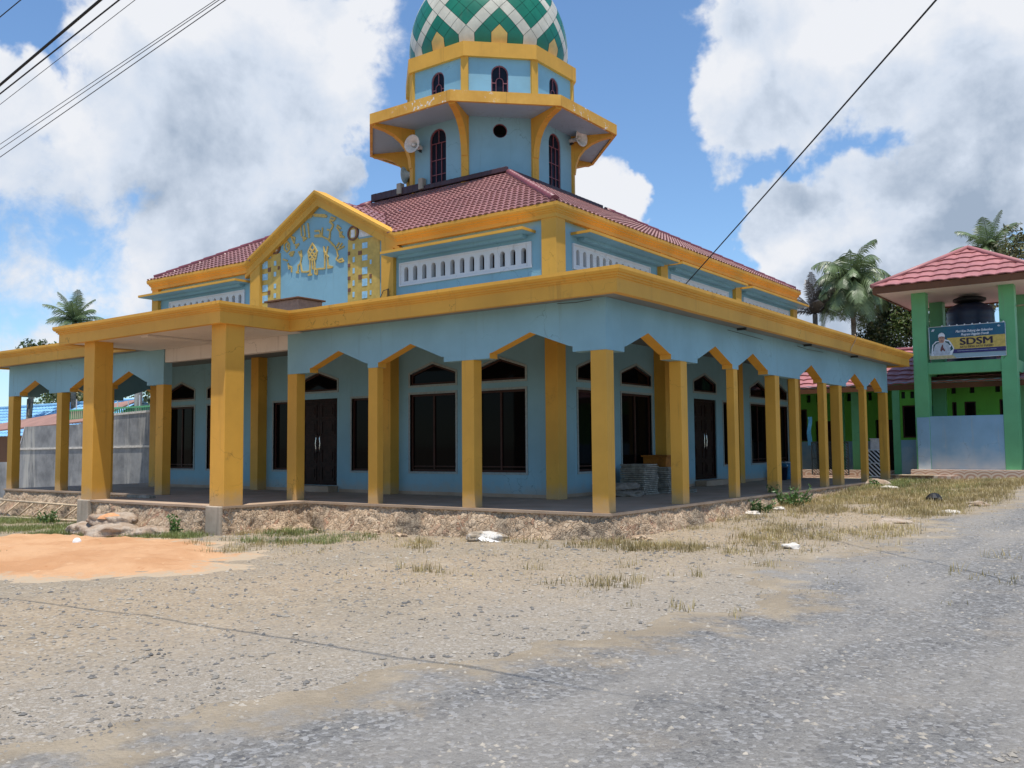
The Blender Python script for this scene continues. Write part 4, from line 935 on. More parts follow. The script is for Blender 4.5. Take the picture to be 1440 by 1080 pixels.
flat('printed_cap', [[(.125, .66), (.125, .74), (.145, .79), (.175, .81), (.20, .78), (.215, .73), (.213, .66), (.20, .685), (.17, .695), (.14, .685)]], 'p_white', .0225)
flat('printed_features', [[(.145, .635), (.16, .635), (.16, .65), (.145, .65)], [(.18, .635), (.195, .635), (.195, .65), (.18, .65)], [(.155, .545), (.188, .545), (.185, .562), (.158, .562)], [(.135, .66), (.163, .665), (.163, .672), (.135, .667)], [(.178, .665), (.205, .66), (.205, .667), (.178, .672)]], 'p_dark', .0235)
flat('printed_hands', [[(.145, .25), (.155, .34), (.175, .44), (.185, .43), (.19, .34), (.215, .25), (.205, .22), (.18, .27), (.16, .22)]], 'p_red', .0225)
fb = lambda d, ox, oz: (lambda a, c, dd: Vector((BX0+ox*(BX1-BX0)+a, BY-d, BZ0+oz*(BZ1-BZ0)+c)))
text_mesh('SDSM', .335, fb(.020, .415, .395), 'p_dark', bn, 'lettering', bold=.016, width=1.02)
text_mesh('SATU DESA SATU MASJID', .10, fb(.020, .41, .30), 'p_dark', bn, 'lettering', bold=.003, width=1.06)
text_mesh('Mari Kita Dukung dan Sukseskan', .12, fb(.020, .36, .78), 'p_white', bn, 'lettering', shear=.35, bold=.004, width=1.18)
text_mesh('Program Unggulan Daerah', .12, fb(.020, .43, .675), 'p_white', bn, 'lettering', shear=.35, bold=.004, width=.88)
flat('printed_line', [[(.37, .205), (.88, .205), (.88, .215), (.37, .215)]], 'p_grey', .0195)
flat('printed_crest', [[(.03, .86), (.045, .93), (.08, .93), (.065, .86)], [(.90, .90), (.915, .94), (.945, .90), (.92, .87)]], 'p_grey', .0195)
b = MB(); f = fban(.005)
for q, r_ in (((.0, 0), (1, 0)), ((1, 0), (1, 1)), ((1, 1), (0, 1)), ((0, 1), (0, 0))):
    b.tube([f(*q), f(*r_)], .011, 5)
for i in range(9): 
    x, y, z = f(.18+.1*i, 1.0); b.obox((x, y, z+.02), (.022, 0, 0), (0, .006, 0), (0, 0, .022))
b.build('hem', 'p_white', bn)
b = MB()
for (a, c), q in (((0, 1), (.96, 21.0, 5.45)), ((1, 1), (3.34, 20.99, 5.5)), ((0, 0), (.96, 21.0, 4.15)), ((1, 0), (3.4, 20.99, 4.12))): b.tube([f(a, c), q], .006, 4)
b.build('tie_cord', 'cable_grey', bn)

# school wing behind the mosque
sc_ = thing('school_building', 'long single storey green school wing with pink tiled roof behind the mosque', 'school', (-4, 25, 0))
SY = 24.6
doors = [(-10.6, -9.7), (-7.4, -6.5), (-4.35, -3.5), (-1.9, -1.05), (4.2, 5.1)]
wins_ = [(-9.3, -7.8), (-6.2, -4.7), (-.55, .92), (1.62, 2.05), (2.55, 3.9), (5.4, 6.8)]
holes = []; fnS = fA(SY)
for x0, x1 in doors: holes.append(rect(x0, x1, .12, 2.2))
for x0, x1 in wins_: holes.append(rect(x0, x1, 1.36, 2.72))
vents = []
for i in range(44):
    x = -11+i*.42; 
    if i % 3 != 2: vents.append(rect(x, x+.17, 3.0, 3.32))
b = MB(); b.plate(rect(-12, 9, 1.36-.02, 3.75), [h for h in [rect(a, c, 1.342, 2.2) for a, c in doors]+[rect(a, c, 1.36, 2.72) for a, c in wins_]]+vents, fnS, .2); b.build('upper_wall', 'lime', sc_, weld=False)
low = [(-12, -.3)]
b = MB()
xs = sorted([(-12, -12)]+doors+[(9, 9)])
for (a0, a1), (c0, c1) in zip(xs, xs[1:]): b.box(a1, c0, SY-.02, SY+.2, -.3, 1.335)
b.build('lower_wall', 'school_blue', sc_)
for x0, x1 in doors:
    b = MB(); b.box(x0+.02, x1-.02, SY+.06, SY+.10, .0, 2.2); b.build('door', 'door', sc_)
for x0, x1 in wins_:
    lp = rect(x0, x1, 1.36, 2.72); b = MB(); b.ring(inset(lp, .003), inset(lp, .07), fnS, .03, .1); o = b.build('window', 'frame', sc_, weld=False)
    g = MB(); g.plate(inset(lp, .05), [], lambda a, q, d: fnS(a, q, .09+d), .02); g.build('pane', 'glass', o, weld=False)
b = MB(); b.box(-12, 9, SY+.21, SY+.25, 2.95, 3.4); b.build('vent_backing', 'lump', sc_)
for x in (-11.2, -8.6, -6.0, -3.0, -2.35, -.35):
    b = MB(); b.box(x, x+.30, 22.9, 23.2, -.1, 3.6); b.build('verandah_post', 'green', sc_, bevel=.01)
b = MB(); b.box(-12, P0-.02, 22.92, 23.1, -.4, 1.33) if False else b.box(-.05, P0+.03, 22.9, 23.15, -.5, 1.34); b.build('parapet', 'school_blue', sc_)
b = MB(); b.box(-12, 9, 22.6, SY-.03, -.4, .06); b.build('verandah_slab', 'floor', sc_)
b = MB(); b.box(-12, 9, 22.30, 22.6, -.4, -.08); b.box(-12, -.1, 22.58, 22.61, -.08, .22); b.build('tiled_step', 'steptile', sc_, bevel=.008)
b = MB(); th_ = math.atan(.42); c_, s_ = math.cos(th_), math.sin(th_)
tiles(b, (-13, 22.2, 3.46), (1, 0, 0), (0, c_, s_), 24, 3.9/c_, .50, .52, lip=.05, amp=.03)
tiles(b, (-13, 30.0, 3.46), (1, 0, 0), (0, -c_, s_), 24, 3.9/c_, .50, .52, lip=.05, amp=.03); sr = b.build('tiled_roof', 'pinkroof', sc_, weld=False, recalc=False)
b = MB(); b.tube([(-13, 26.1, 5.13), (11, 26.1, 5.13)], .10, 8); b.build('ridge_cap', 'ridge', sr)
b = MB(); b.box(-13, 11, 22.18, 22.21, 3.24, 3.44); b.build('fascia', 'brown_wood', sc_)
b = MB(); b.box(-13, 11, 22.22, SY, 3.50, 3.54); b.box(-12, -11.8, SY+.2, 29.5, -.3, 3.6); b.box(-12, 9, 29.3, 29.5, -.3, 3.6); b.build('soffit', 'soffit', sc_)
# low blue wall left of the tower with a dark window above (its front panel)
b = MB(); b.box(-.62, P0-.02, 22.25, 22.40, -.5, 1.36); b.build('front_panel', 'school_blue', sc_, bevel=.01)
fP = fA(22.262); wp_ = rect(-.28, .40, 1.44, 2.66); b = MB(); b.plate(rect(-.62, P0-.02, 1.362, 3.48), [wp_, rect(-.30, -.16, 2.92, 3.18), rect(.02, .16, 2.92, 3.18)], fP, .12); b.build('front_panel', 'lime', sc_, weld=False)
b = MB(); b.ring(inset(wp_, .003), inset(wp_, .06), fP, .03, .09); o = b.build('window', 'frame', sc_, weld=False); g = MB(); g.plate(inset(wp_, .04), [], lambda a, q, d: fP(a, q, .07+d), .02); g.build('pane', 'glass', o, weld=False)
b = MB(); b.box(-.36, .22, 22.386, 22.40, 2.85, 3.25); b.build('vent_backing', 'lump', sc_)
b = MB(); b.box(-.62, -.36, 22.20, 22.258, -.45, 3.45); b.build('verandah_post', 'green', sc_, bevel=.008)
# tiled steps in front of the tower
stp = thing('tiled_steps', 'low tiled steps with arch pattern at foot of the green tower', 'steps', (1.6, 20.6, 0))
b = MB(); b.box(.35, 5.2, 20.55, 20.99, -.1, .30); b.build('upper_step', 'steptile', stp, bevel=.01)
b = MB(); b.box(-.25, 1.9, 20.15, 20.545, -.3, .10); b.build('lower_step', 'steptile', stp, bevel=.01)
b = MB(); b.box(-.3, 1.2, 19.98, 20.5, .102, .125); b.build('plank', 'bamboo', stp)
# gates between verandah posts
def gate(x0, x1, y, z0, z1, label, diag, fr):
    t = thing('metal_gate', label, 'gate', ((x0+x1)/2, y, z0))
    b = MB(); b.ring(rect(x0, x1, z0, z1), rect(x0+.035, x1-.035, z0+.035, z1-.035), fA(y), 0, .035); b.plate(rect(x0+.035, x1-.035, (z0+z1)/2-.015, (z0+z1)/2+.015), [], fA(y+.004), .025); b.build('gate_frame', fr, t, weld=False)
    b = MB(); n = int((x1-x0+z1-z0)/diag); W, H = x1-x0-.05, z1-z0-.05
    for i in range(-int(H/diag)-1, int(W/diag)+2):
        # bars falling to the right
        s0 = i*diag; t0, t1 = max(0., -s0), min(H, W-s0)
        if t1-t0 < .05: continue
        b.obox((x0+.025+s0+(t0+t1)/2, y+.018, z1-.025-(t0+t1)/2), ((t1-t0)/2, 0, -(t1-t0)/2), (0, .006, 0), (.016, 0, .016) if diag > .12 else (.008, 0, .008))
    b.build('diagonal_bars', fr, t)
    return t
gate(-3.42, -2.0, 21.2, .06, 1.32, 'dark grey lattice gate behind the fourth arch of the side verandah', .10, 'steel_dark')
g2 = gate(-1.32, -.66, 21.2, -.0, 1.02, 'black and white diagonally striped gate beside the last mosque column', .16, 'p_white')
b = MB(); b.plate(rect(-1.28, -.70, .03, .98), [], lambda a, q, d: (a, 21.235+d, q), .01); b.build('backing_sheet', 'lump', g2, weld=False)
bx = thing('grey_box', 'plain grey box standing on end above the striped gate', 'box', (-.98, 21.6, 1.0)); b = MB(); b.box(-1.26, -.72, 21.45, 21.75, -.1, 1.40); b.box(-1.29, -.69, 21.42, 21.78, 1.40, 1.43); b.build('box_body', 'mosaic_white', bx, bevel=.01)
cl = tag((lambda b: (b.add([(-3.62+.02*math.sin(j*1.3)+.16*i-.02*j*.3, 21.5+.03*math.sin(i*2+j), 2.3-.16*j) for i in range(2) for j in range(8)], [(j, j+1, 8+j+1, 8+j) for j in range(7)], 0, True), b.build('hanging_cloth', 'bucket', weld=False, base=(-3.5, 21.5, 1.2)))[1])(MB()), 'thin pale blue cloth hanging by the lattice gate', 'cloth')

# ================================================================== LEFT BACKGROUND
gw = thing('concrete_wall', 'unfinished grey rendered wall with a curved end beside the verandah', 'wall', (-28, 5.6, -.9))
def toX(px): return None
prof = [(-33.6, -1.2), (-22.9, -1.2), (-22.9, 2.66), (-27.2, 2.56), (-28.6, 2.30), (-33.0, 2.28), (-33.25, 1.75), (-33.5, 1.3), (-33.9, .95), (-34.3, .72), (-38.0, .70), (-38.0, -1.2)]
b = MB(); b.plate(prof, [], fA(5.6), .20); b.build('wall_panel', 'greywall', gw, weld=False)
b = MB(); b.plate([(-33.9, 1.26), (-22.9, 1.32), (-22.9, 1.40), (-33.9, 1.34)], [], lambda a, c, d: (a, 5.565+d, c), .05); b.plate([(-27.2, 2.562), (-22.9, 2.662), (-22.9, 2.75), (-27.2, 2.64)], [], lambda a, c, d: (a, 5.57+d, c), .24); b.build('mortar_band', 'sack_white', gw, weld=False)
b = MB(); pts = [(-33.0, 2.28), (-33.25, 1.75), (-33.5, 1.3), (-33.9, .95), (-34.3, .72), (-34.5, .72)]
for p, q in zip(pts, pts[1:]): b.plate([p, q, (q[0]-.05, q[1]), (p[0]-.05, p[1])], [], lambda a, c, d: (a, 5.58+d, c), .24)
b.build('curved_edge', 'white_paint', gw, weld=False)
hb = thing('blue_roofed_house', 'house with glossy blue tiled roof beyond the grey wall', 'house', (-50, 18, -.9))
b = MB(); sl = math.atan(.62); c_, s_ = math.cos(sl), math.sin(sl)
tiles(b, (-62, 11.5, .75), (1, 0, 0), (0, c_, s_), 19.5, 5.6/c_, .44, .42, lip=.05, amp=.04)
tiles(b, (-62, 22.7, .75), (1, 0, 0), (0, -c_, s_), 19.5, 5.6/c_, .44, .42, lip=.05, amp=.04); rf_ = b.build('tiled_roof', 'blueroof', hb, weld=False, recalc=False)
b = MB(); b.tube([(-62, 17.1, 4.27), (-42.5, 17.1, 4.27)], .12, 8); b.build('ridge_cap', 'blueroof', rf_)
b = MB(); b.box(-61, -43.2, 12.6, 21.6, -1.4, 1.45); b.build('wall', 'terracotta', hb)
br_ = thing('brown_roofed_shed', 'shed with brown sheet roof between the blue roof and grey wall', 'shed', (-44, 10, -.9))
b = MB(); b.add([(-50.5, 8.6, 2.05), (-33, 8.6, 2.62), (-33, 11.2, 3.75), (-50.5, 11.2, 2.62), (-50.5, 8.6, 1.98), (-33, 8.6, 2.55), (-33, 11.2, 3.68), (-50.5, 11.2, 2.55)], [(0, 1, 2, 3), (7, 6, 5, 4), (0, 4, 5, 1), (1, 5, 6, 2), (2, 6, 7, 3), (3, 7, 4, 0)]); b.build('sheet_roof', 'brownroof', br_)
b = MB(); b.box(-47.0, -33.3, 9.0, 11.0, -1.3, 2.0); b.build('wall', 'brown_wood', br_)
rl = thing('green_railing', 'green metal railing standing above the grey wall', 'railing', (-31, 9, 2.5))
b = MB(); b.box(-36, -27.5, 8.98, 9.06, 3.12, 3.20); b.box(-36, -27.5, 9.0, 9.04, 2.62, 2.68)
for i in range(48): b.box(-36+i*.18, -36+i*.18+.05, 9.0, 9.04, -.9 if i % 8 == 0 else 2.62, 3.12)
b.build('bars', 'green', rl)
b = MB()
for i in range(0, 46, 5): b.box(-36+i*.18, -36+i*.18+.04, 9.01, 9.05, 3.2, 3.45+.12*(i % 3))
b.build('spikes', 'white_paint', rl)
b = MB(); b.box(-30.4, -30.15, 9.2, 9.45, -1, 4.2); tag(b.build('grey_post', 'greywall', base=(-30.3, 9.3, -1)), 'plain grey concrete post behind the green railing', 'post')

# ================================================================== LOOSE OBJECTS
def blob(name, loc, size, rz, mat, label, cat, group=None, seed=0, droop=.25, tie=True, n=(48, 28)):
    """a filled sack lying on its side"""
    t = thing(name, label, cat, loc, group); b = MB(); vs = []; nu, nv = n
    cz, sz = math.cos(rz), math.sin(rz)
    for i in range(nu+1):
        u = -1+2*i/nu; e = max(0., 1-abs(u)**4.0)**.5
        for j in range(nv):
            a = 2*math.pi*j/nv; ca, sa = math.cos(a), math.sin(a)
            y = math.copysign(abs(ca)**.75, ca)*e; z = math.copysign(abs(sa)**.8, sa)*e
            p = Vector((u, y, z)); w = 1+noise.noise(p*1.7+Vector((seed*3.1, 0, 0)))*.30+noise.noise(p*4.5+Vector((seed, 5, 0)))*.14+noise.noise(Vector((p.x*14, p.y*5, p.z*5+seed)))*.07
            x_, y_, z_ = u*size[0]*(1+.06*w), y*size[1]*w, z*size[2]*w
            z_ = max(z_, -size[2]*.72)
            if z_ < 0: y_ *= 1.06
            z_ += noise.noise(Vector((u*1.5+seed, y, 2)))*size[2]*droop
            z_ = max(z_, -size[2]*.75)
            vs.append((loc[0]+x_*cz-y_*sz, loc[1]+x_*sz+y_*cz, loc[2]+size[2]*.72+z_))
    fs = [(i*nv+j, i*nv+(j+1) % nv, (i+1)*nv+(j+1) % nv, (i+1)*nv+j) for i in range(nu) for j in range(nv)]
    b.add(vs, fs, 0, True); b.build('sack_body', mat, t)
    if tie:
        e = MB(); ex = size[0]*1.02; pts = [(loc[0]+(ex+d)*cz, loc[1]+(ex+d)*sz, loc[2]+size[2]*(.72+h)) for d, h in ((-.10, .0), (-.02, .02), (.04, .10), (.10, .04))]
        e.tube(pts, [size[2]*.5, size[2]*.22, size[2]*.34, size[2]*.12], 8); e.build('tied_end', mat, t)
    return t
SG = 'sand sacks dumped against the portico plinth'
blob('sand_sack', (-11.35, -2.95, gz(-11.35, -2.95)+.24), (.62, .34, .15), R(12), 'sack', 'sack with orange sand spilling on top, uppermost by the portico plinth', 'sack', SG, 1)
blob('sand_sack', (-10.72, -3.30, gz(-10.72, -3.3)-.01), (.60, .33, .155), R(28), 'sack', 'pale full sand sack lying in front, nearest the orange sand', 'sack', SG, 2)
blob('sand_sack', (-12.2, -3.05, gz(-12.2, -3.05)-.01), (.55, .34, .16), R(-8), 'sack', 'flat pale sack farthest left of the portico sand sacks', 'sack', SG, 3)
blob('sand_sack', (-11.6, -2.72, gz(-11.6, -2.72)-.01), (.55, .30, .17), R(5), 'sack_cement', 'brown dirty sack squeezed under the topmost sand sack', 'sack', SG, 4)
blob('sand_sack', (-9.95, -2.85, gz(-9.95, -2.85)-.02), (.40, .25, .12), R(20), 'sack', 'small half buried sack end right of the sand sacks pile', 'sack', SG, 5)
# spilled sand on the top sack
b = MB(); b.lathe((-11.30, -2.97, gz(-11.35, -2.95)+.40), [(.34, .0), (.30, .045), (.2, .085), (.08, .11), (0, .115)], 20); sp_ = b.build('spilled_sand', 'sand_spill', base=(-11.3, -2.97, 0))
tag(sp_, 'small heap of orange sand on the uppermost sack', 'sand')
blob('white_sack', (-2.35, -.62, gz(-2.35, -.62)-.01), (.36, .20, .105), R(20), 'torn_sack', 'torn white sack lying alone below the front plinth', 'sack', None, 6)
b = MB()
for i in range(3):
    a = [(-2.25+.15*i+.05*math.sin(i), -.86-.02*i, gz(-2.2, -.86)+.10-.03*i), (-2.05+.13*i, -.90, gz(-2.1, -.9)+.015), (-2.15+.14*i, -.98+.03*i, gz(-2.1, -.95)+.01), (-2.32+.15*i, -.90, gz(-2.2, -.9)+.06)]
    b.add(a, [(0, 1, 2, 3)])
tag(b.build('torn_paper', 'paper', base=(-2.15, -.9, -.5), weld=False, recalc=False), 'crumpled white paper scrap at the torn white sack', 'paper')
CG = 'cement sacks on the verandah'
blob('cement_sack', (-2.55, 5.20, .0), (.40, .27, .105), R(55), 'sack_cement', 'lower cement sack of the pair behind the corner column', 'sack', CG, 8, tie=False)
blob('cement_sack', (-2.62, 5.16, .155), (.38, .26, .10), R(52), 'sack_cement', 'upper cement sack of the pair behind the corner column', 'sack', CG, 9, tie=False)
# stacked roof tiles / boards
def stack(x, y, w, d, n, h, label, rz=0, mat='tilestack', grp='stacks of pavers on the verandah'):
    t = thing('paver_stack', label, 'stack of pavers', (x, y, 0), grp); z = .0
    for i in range(n):
        b = MB(); jx, jy = random.uniform(-.02, .02), random.uniform(-.02, .02); a = rz+random.uniform(-.03, .03)
        b.obox((x+jx, y+jy, z+h*.42), (w/2*math.cos(a), w/2*math.sin(a), 0), (-d/2*math.sin(a), d/2*math.cos(a), 0), (0, 0, h*.40))
        b.build('paver', mat, t, bevel=.012); z += h
    return t
stack(-2.80, 6.30, .70, .72, 16, .048, 'tall stack of grey pavers behind the first side column, left of two')
stack(-2.62, 7.16, .62, .55, 14, .048, 'grey paver stack beside the orange cabinet, right of two', .08)
stack(-2.15, 7.6, .5, .45, 2, .045, 'two loose grey pavers lying at the foot of the stacks', .2)
cb = thing('orange_cabinet', 'orange wooden cabinet standing by the side wall behind the pavers', 'cabinet', (-3.15, 8.05, 0))
b = MB(); b.box(-3.45, -2.75, 7.70, 8.50, .0, .92); b.build('carcass', 'orangewood', cb, bevel=.01)
b = MB(); b.box(-3.49, -2.70, 7.65, 8.55, .92, .97); b.build('cabinet_top', 'orangewood', cb, bevel=.01)
b = MB()
for i in range(2): b.box(-3.41+.34*i, -3.10+.34*i, 7.685, 7.699, .06, .86)
b.build('door_panel', 'orangewood', cb, bevel=.006)
bk = thing('blue_bucket', 'blue plastic drum standing by wall behind the fourth side column', 'drum', (-3.05, 17.7, 0))
b = MB(); b.lathe((-3.05, 17.7, .0), [(.0, .002), (.27, .002), (.29, .03), (.30, .2), (.285, .3), (.30, .4), (.29, .56), (.25, .60), (.25, .56), (0, .55)], 26); b.build('drum_body', 'bucket', bk)
b = MB(); b.lathe((-3.05, 17.7, .0), [(0, .62), (.31, .62), (.32, .60), (.32, .57), (.30, .57)], 26); b.build('lid', 'p_grey', bk)
bk2 = thing('dark_bucket', 'small dark blue bucket beside the blue drum', 'bucket', (-3.0, 16.9, 0)); b = MB(); b.lathe((-3.0, 16.9, .0), [(0, .002), (.15, .002), (.19, .42), (.205, .42), (.205, .46), (.17, .44), (.13, .05), (0, .05)], 22); b.build('bucket_body', 'tank', bk2)
b = MB(); b.tube([(-3.0+.2*math.cos(a), 16.9, .44+.2*math.sin(a)) for a in [math.pi*i/10 for i in range(11)]], .008, 5); b.build('bail', 'chrome', bk2)
# plank on the portico floor, ladder along the plinth
b = MB(); b.obox((-13.0, -1.2, .04), (.42, .05, 0), (-.012, .10, 0), (0, 0, .036)); tag(b.build('plank_offcut', 'tilestack', base=(-13, -1.2, 0), bevel=.006), 'short pale plank offcut on the portico floor by its left column', 'plank')
ld = thing('wooden_ladder', 'pale wooden ladder lying on edge along the left plinth', 'ladder', (-18, -.3, -.8))
g0, g1 = gz(-21.8, -.5), gz(-14.6, -.5)
for nm, pts in (('rail', [(-22.3, -.40, -.33), (-19.0, -.42, -.36), (-14.35, -.39, -.40)]), ('rail', [(-22.2, -.80, g0+.03), (-18.5, -.78, gz(-18.5, -.6)+.04), (-14.35, -.74, g1+.05)])):
    b = MB(); b.tube(pts, [.035, .036, .033], 8); b.build(nm, 'bamboo', ld)
for i in range(9):
    t = i/8.; x = -21.9+7.1*t; zb = gz(x, -.6)+.04
    b = MB(); b.tube([(x-.22, -.78, zb), (x+.12, -.41, -.36)], .026, 7); b.build('rung', 'bamboo', ld)
# brown box on the portico roof, ball, lump, stones
pb = thing('roof_box', 'brown flat topped box standing on the portico roof', 'box', (-9.9, 1.0, 4.31))
b = MB(); b.box(-10.50, -9.30, .7, 1.5, 4.312, 4.98); b.build('box_body', 'terracotta', pb, bevel=.02); b = MB(); b.box(-10.56, -9.24, .64, 1.56, 4.98, 5.02); b.build('box_top', 'brown_wood', pb, bevel=.006)
def ontop(x, y, r): return (x, y, gz(x, y)+r)
b = MB(); b.lathe((-8.74, -5.19, gz(-8.74, -5.19)+.03), [(0, 0), (.05, .0), (.075, .03), (.082, .085), (.06, .13), (.03, .15), (0, .155)], 16); tag(b.build('white_cup', 'paper', base=(-8.74, -5.19, 0)), 'small white cup lying on the orange sand', 'cup')
b = MB(); b.tube([(-8.6, -5.21, gz(-8.6, -5.2)+.05), (-8.2, -5.25, gz(-8.2, -5.2)+.05)], .012, 5); tag(b.build('dark_twig', 'brown_wood', base=(-8.4, -5.2, 0)), 'short dark twig beside the white cup', 'twig')
def rock(loc, size, seed, mat, label, name='rock', group='pale stones in the grass'):
    b = MB(); bm = bmesh.new(); bmesh.ops.create_icosphere(bm, subdivisions=3, radius=1)
    vs = []
    for v in bm.verts:
        p = v.co; w = 1+noise.noise(p*1.3+Vector((seed*7.7, 0, 0)))*.5+noise.noise(p*3.5+Vector((seed, 2, 0)))*.16
        vs.append((loc[0]+p.x*size[0]*w, loc[1]+p.y*size[1]*w, loc[2]+max(-.25, p.z*w)*size[2]))
    fs = [tuple(v.index for v in f.verts) for f in bm.faces]; bm.free(); b.add(vs, fs, 0, False)
    return tag(b.build(name, mat, base=loc), label, 'stone', group)
rock((.30, 16.2, gz(.3, 16.2)+.05), (.42, .28, .16), 1, 'sack', 'long pale boulder in grass by the seventh side column')
rock((1.02, 14.9, gz(1.02, 14.9)+.02), (.30, .18, .07), 2, 'sack_white', 'flat white stone in dry grass right of the long boulder')
rock((3.45, 5.75, gz(3.45, 5.75)), (.34, .26, .07), 3, 'sack', 'flat tan rock at the edge of the gravel road')
rock((3.27, .26, gz(3.27, .26)+.02), (.13, .09, .07), 4, 'sack_white', 'small white stone on bare gravel right of the mosque corner')
rock((.35, 5.9, gz(.35, 5.9)+.03), (.16, .11, .06), 5, 'sack_white', 'white stone chip near the green weed by the plinth')
rock((.45, 7.3, gz(.45, 7.3)+.03), (.13, .09, .05), 6, 'sack_white', 'small pale stone right of the weed by the plinth')
rock((4.3, 10.2, gz(4.3, 10.2)+.01), (.28, .2, .08), 7, 'sack', 'tan stone beside the road past the black lump')
rock((4.05, 8.3, gz(4.05, 8.3)+.01), (.22, .15, .06), 8, 'sack_white', 'pale flat stone on the road edge nearer than black lump')
for i, (x, y, r) in enumerate(((-7.4, -.75, .20), (-6.9, -.95, .13), (-7.9, -1.15, .16), (-5.4, -.55, .12), (-4.6, -.62, .10), (-.2, -.5, .13), (.45, .4, .12))):
    rock((x, y, gz(x, y)+r*.15), (r*1.5, r, r*.7), 20+i, 'rubble', ['rubble block below second front column from portico, largest', 'small rubble lump near the largest rubble block', 'rubble stone nearest the portico corner footing', 'rubble stone below the double door plinth', 'small rubble stone right of the door plinth', 'rubble stone left of the mosque corner', 'rubble stone right of the mosque corner'][i], 'rubble_stone', 'rubble fallen from the plinth')
b = MB()
for i in range(7):
    a = i*.9; cx_, cy_ = 3.2+.16*math.cos(a)*(i/6), 10.9+.12*math.sin(a)*(i/6); r = .09+.03*(i % 3)
    b.lathe((cx_, cy_, gz(3.2, 10.9)+.0), [(0, -.02), (r, .0), (r*1.1, r*.7), (r*.6, r*1.3), (0, r*1.5)], 9, 0, False)
tag(b.build('black_bag', 'lump', base=(3.2, 10.9, gz(3.2, 10.9))), 'crumpled black plastic bag lying in the dry grass', 'bag')

# ------------------------------------------------------------------ cables
def cable(p, q, r, mat, label, sag=.0, ext0=0., ext1=0., group='overhead cables at upper left'):
    p, q = Vector(p), Vector(q); d = q-p; p2 = p-d*ext0; q2 = q+d*ext1; n = 40; pts = []
    for i in range(n+1): t = i/n; v = p2.lerp(q2, t); v.z -= sag*4*t*(1-t); pts.append(v)
    b = MB(); b.tube(pts, r, 6); return tag(b.build('overhead_cable', mat, base=tuple(pts[0])), label, 'cable', group)
def E(n): return n
cable((-1.316, -10.226, 5.807), (-.876, -10.225, 5.862), 0.0060, 'black', 'short black cable cutting the top left corner', 0, 20, 14)
cable((-1.511, -10.117, 5.152), (.486, -10.129, 5.491), 0.0150, 'black', 'thickest twisted black cable at upper left', 0, 5, 2.6)
cable((-1.537, -10.102, 5.065), (.807, -10.109, 5.416), 0.0083, 'black', 'black cable just below the thickest one', 0, 5, 2.3)
cable((-1.569, -10.085, 4.959), (1.017, -10.092, 5.347), 0.0034, 'cable_grey', 'thin grey wire between the two cable groups', 0, 5, 2.0)
cable((-1.688, -10.019, 4.562), (2.116, -10.015, 5.047), 0.0034, 'cable_grey', 'upper thin wire of the lower three at left', 0, 4, 1.3)
cable((-1.703, -10.010, 4.511), (2.161, -10.011, 5.035), 0.0037, 'cable_grey', 'middle thin wire of the lower three at left', 0, 4, 1.3)
cable((-1.726, -9.997, 4.432), (2.241, -10.006, 5.013), 0.0045, 'cable_grey', 'lowest wire of the lower three at left', 0, 4, 1.3)
cable((-2.66, 9.01, 5.79), (5.946, -.848, 7.5), 0.0150, 'black', 'single black cable rising from the mosque side toward upper right', .05, .012, .8, None)

# ================================================================== VEGETATION
def leafmat(name, c, var=.35, trans=.15):
    s = NT(name); oi = s.n('ShaderNodeObjectInfo'); a = s.noise(.9, 3, .6); f = s.noise(7, 3, .6)
    col = s.mix(s.mr(a, .35, .65), shade(c, 1-var), shade(c, 1+var)); col = s.mix(s.mr(f, .55, .75, 0, .4), col, (c[0]*2.0, c[1]*1.5, c[2]*1.2, 1))
    s.b.inputs['Subsurface Weight'].default_value = 0
    tr = s.n('ShaderNodeBsdfTranslucent'); s.l(col, tr.inputs[0]); ms = s.n('ShaderNodeMixShader'); ms.inputs[0].default_value = trans
    m = s.done(col, .42, 0, .5); out = s.t.nodes['Material Output']; s.l(s.b.outputs[0], ms.inputs[1]); s.l(tr.outputs[0], ms.inputs[2]); s.l(ms.outputs[0], out.inputs[0]); return m
M['leaf_dark'] = leafmat('leaf_dark', (.035, .055, .018)); M['leaf_olive'] = leafmat('leaf_olive', (.13, .125, .05)); M['leaf_mid'] = leafmat('leaf_mid', (.07, .105, .025)); M['leaf_yellow'] = leafmat('leaf_yellow', (.16, .18, .035))
M['leaf_pale'] = leafmat('leaf_pale', (.20, .22, .15))
M['palm_leaf'] = leafmat('palm_leaf', (.125, .175, .075), .3, .25); M['palm_dark'] = leafmat('palm_dark', (.045, .040, .038), .3, .1)
M['bark'] = simple('bark', (.16, .13, .10), .9, 0, .2, 5, .4, .6, .03)
M['grass_dry'] = leafmat('grass_dry', (.36, .285, .125), .3, .25); M['grass_green'] = leafmat('grass_green', (.17, .20, .06), .3, .25); M['weed'] = leafmat('weed_leaf', (.07, .14, .03), .3, .2)
rnd = random.Random(11)
def rvec(): 
    while True:
        v = Vector((rnd.uniform(-1, 1), rnd.uniform(-1, 1), rnd.uniform(-1, 1)))
        if .05 < v.length < 1: return v.normalized()
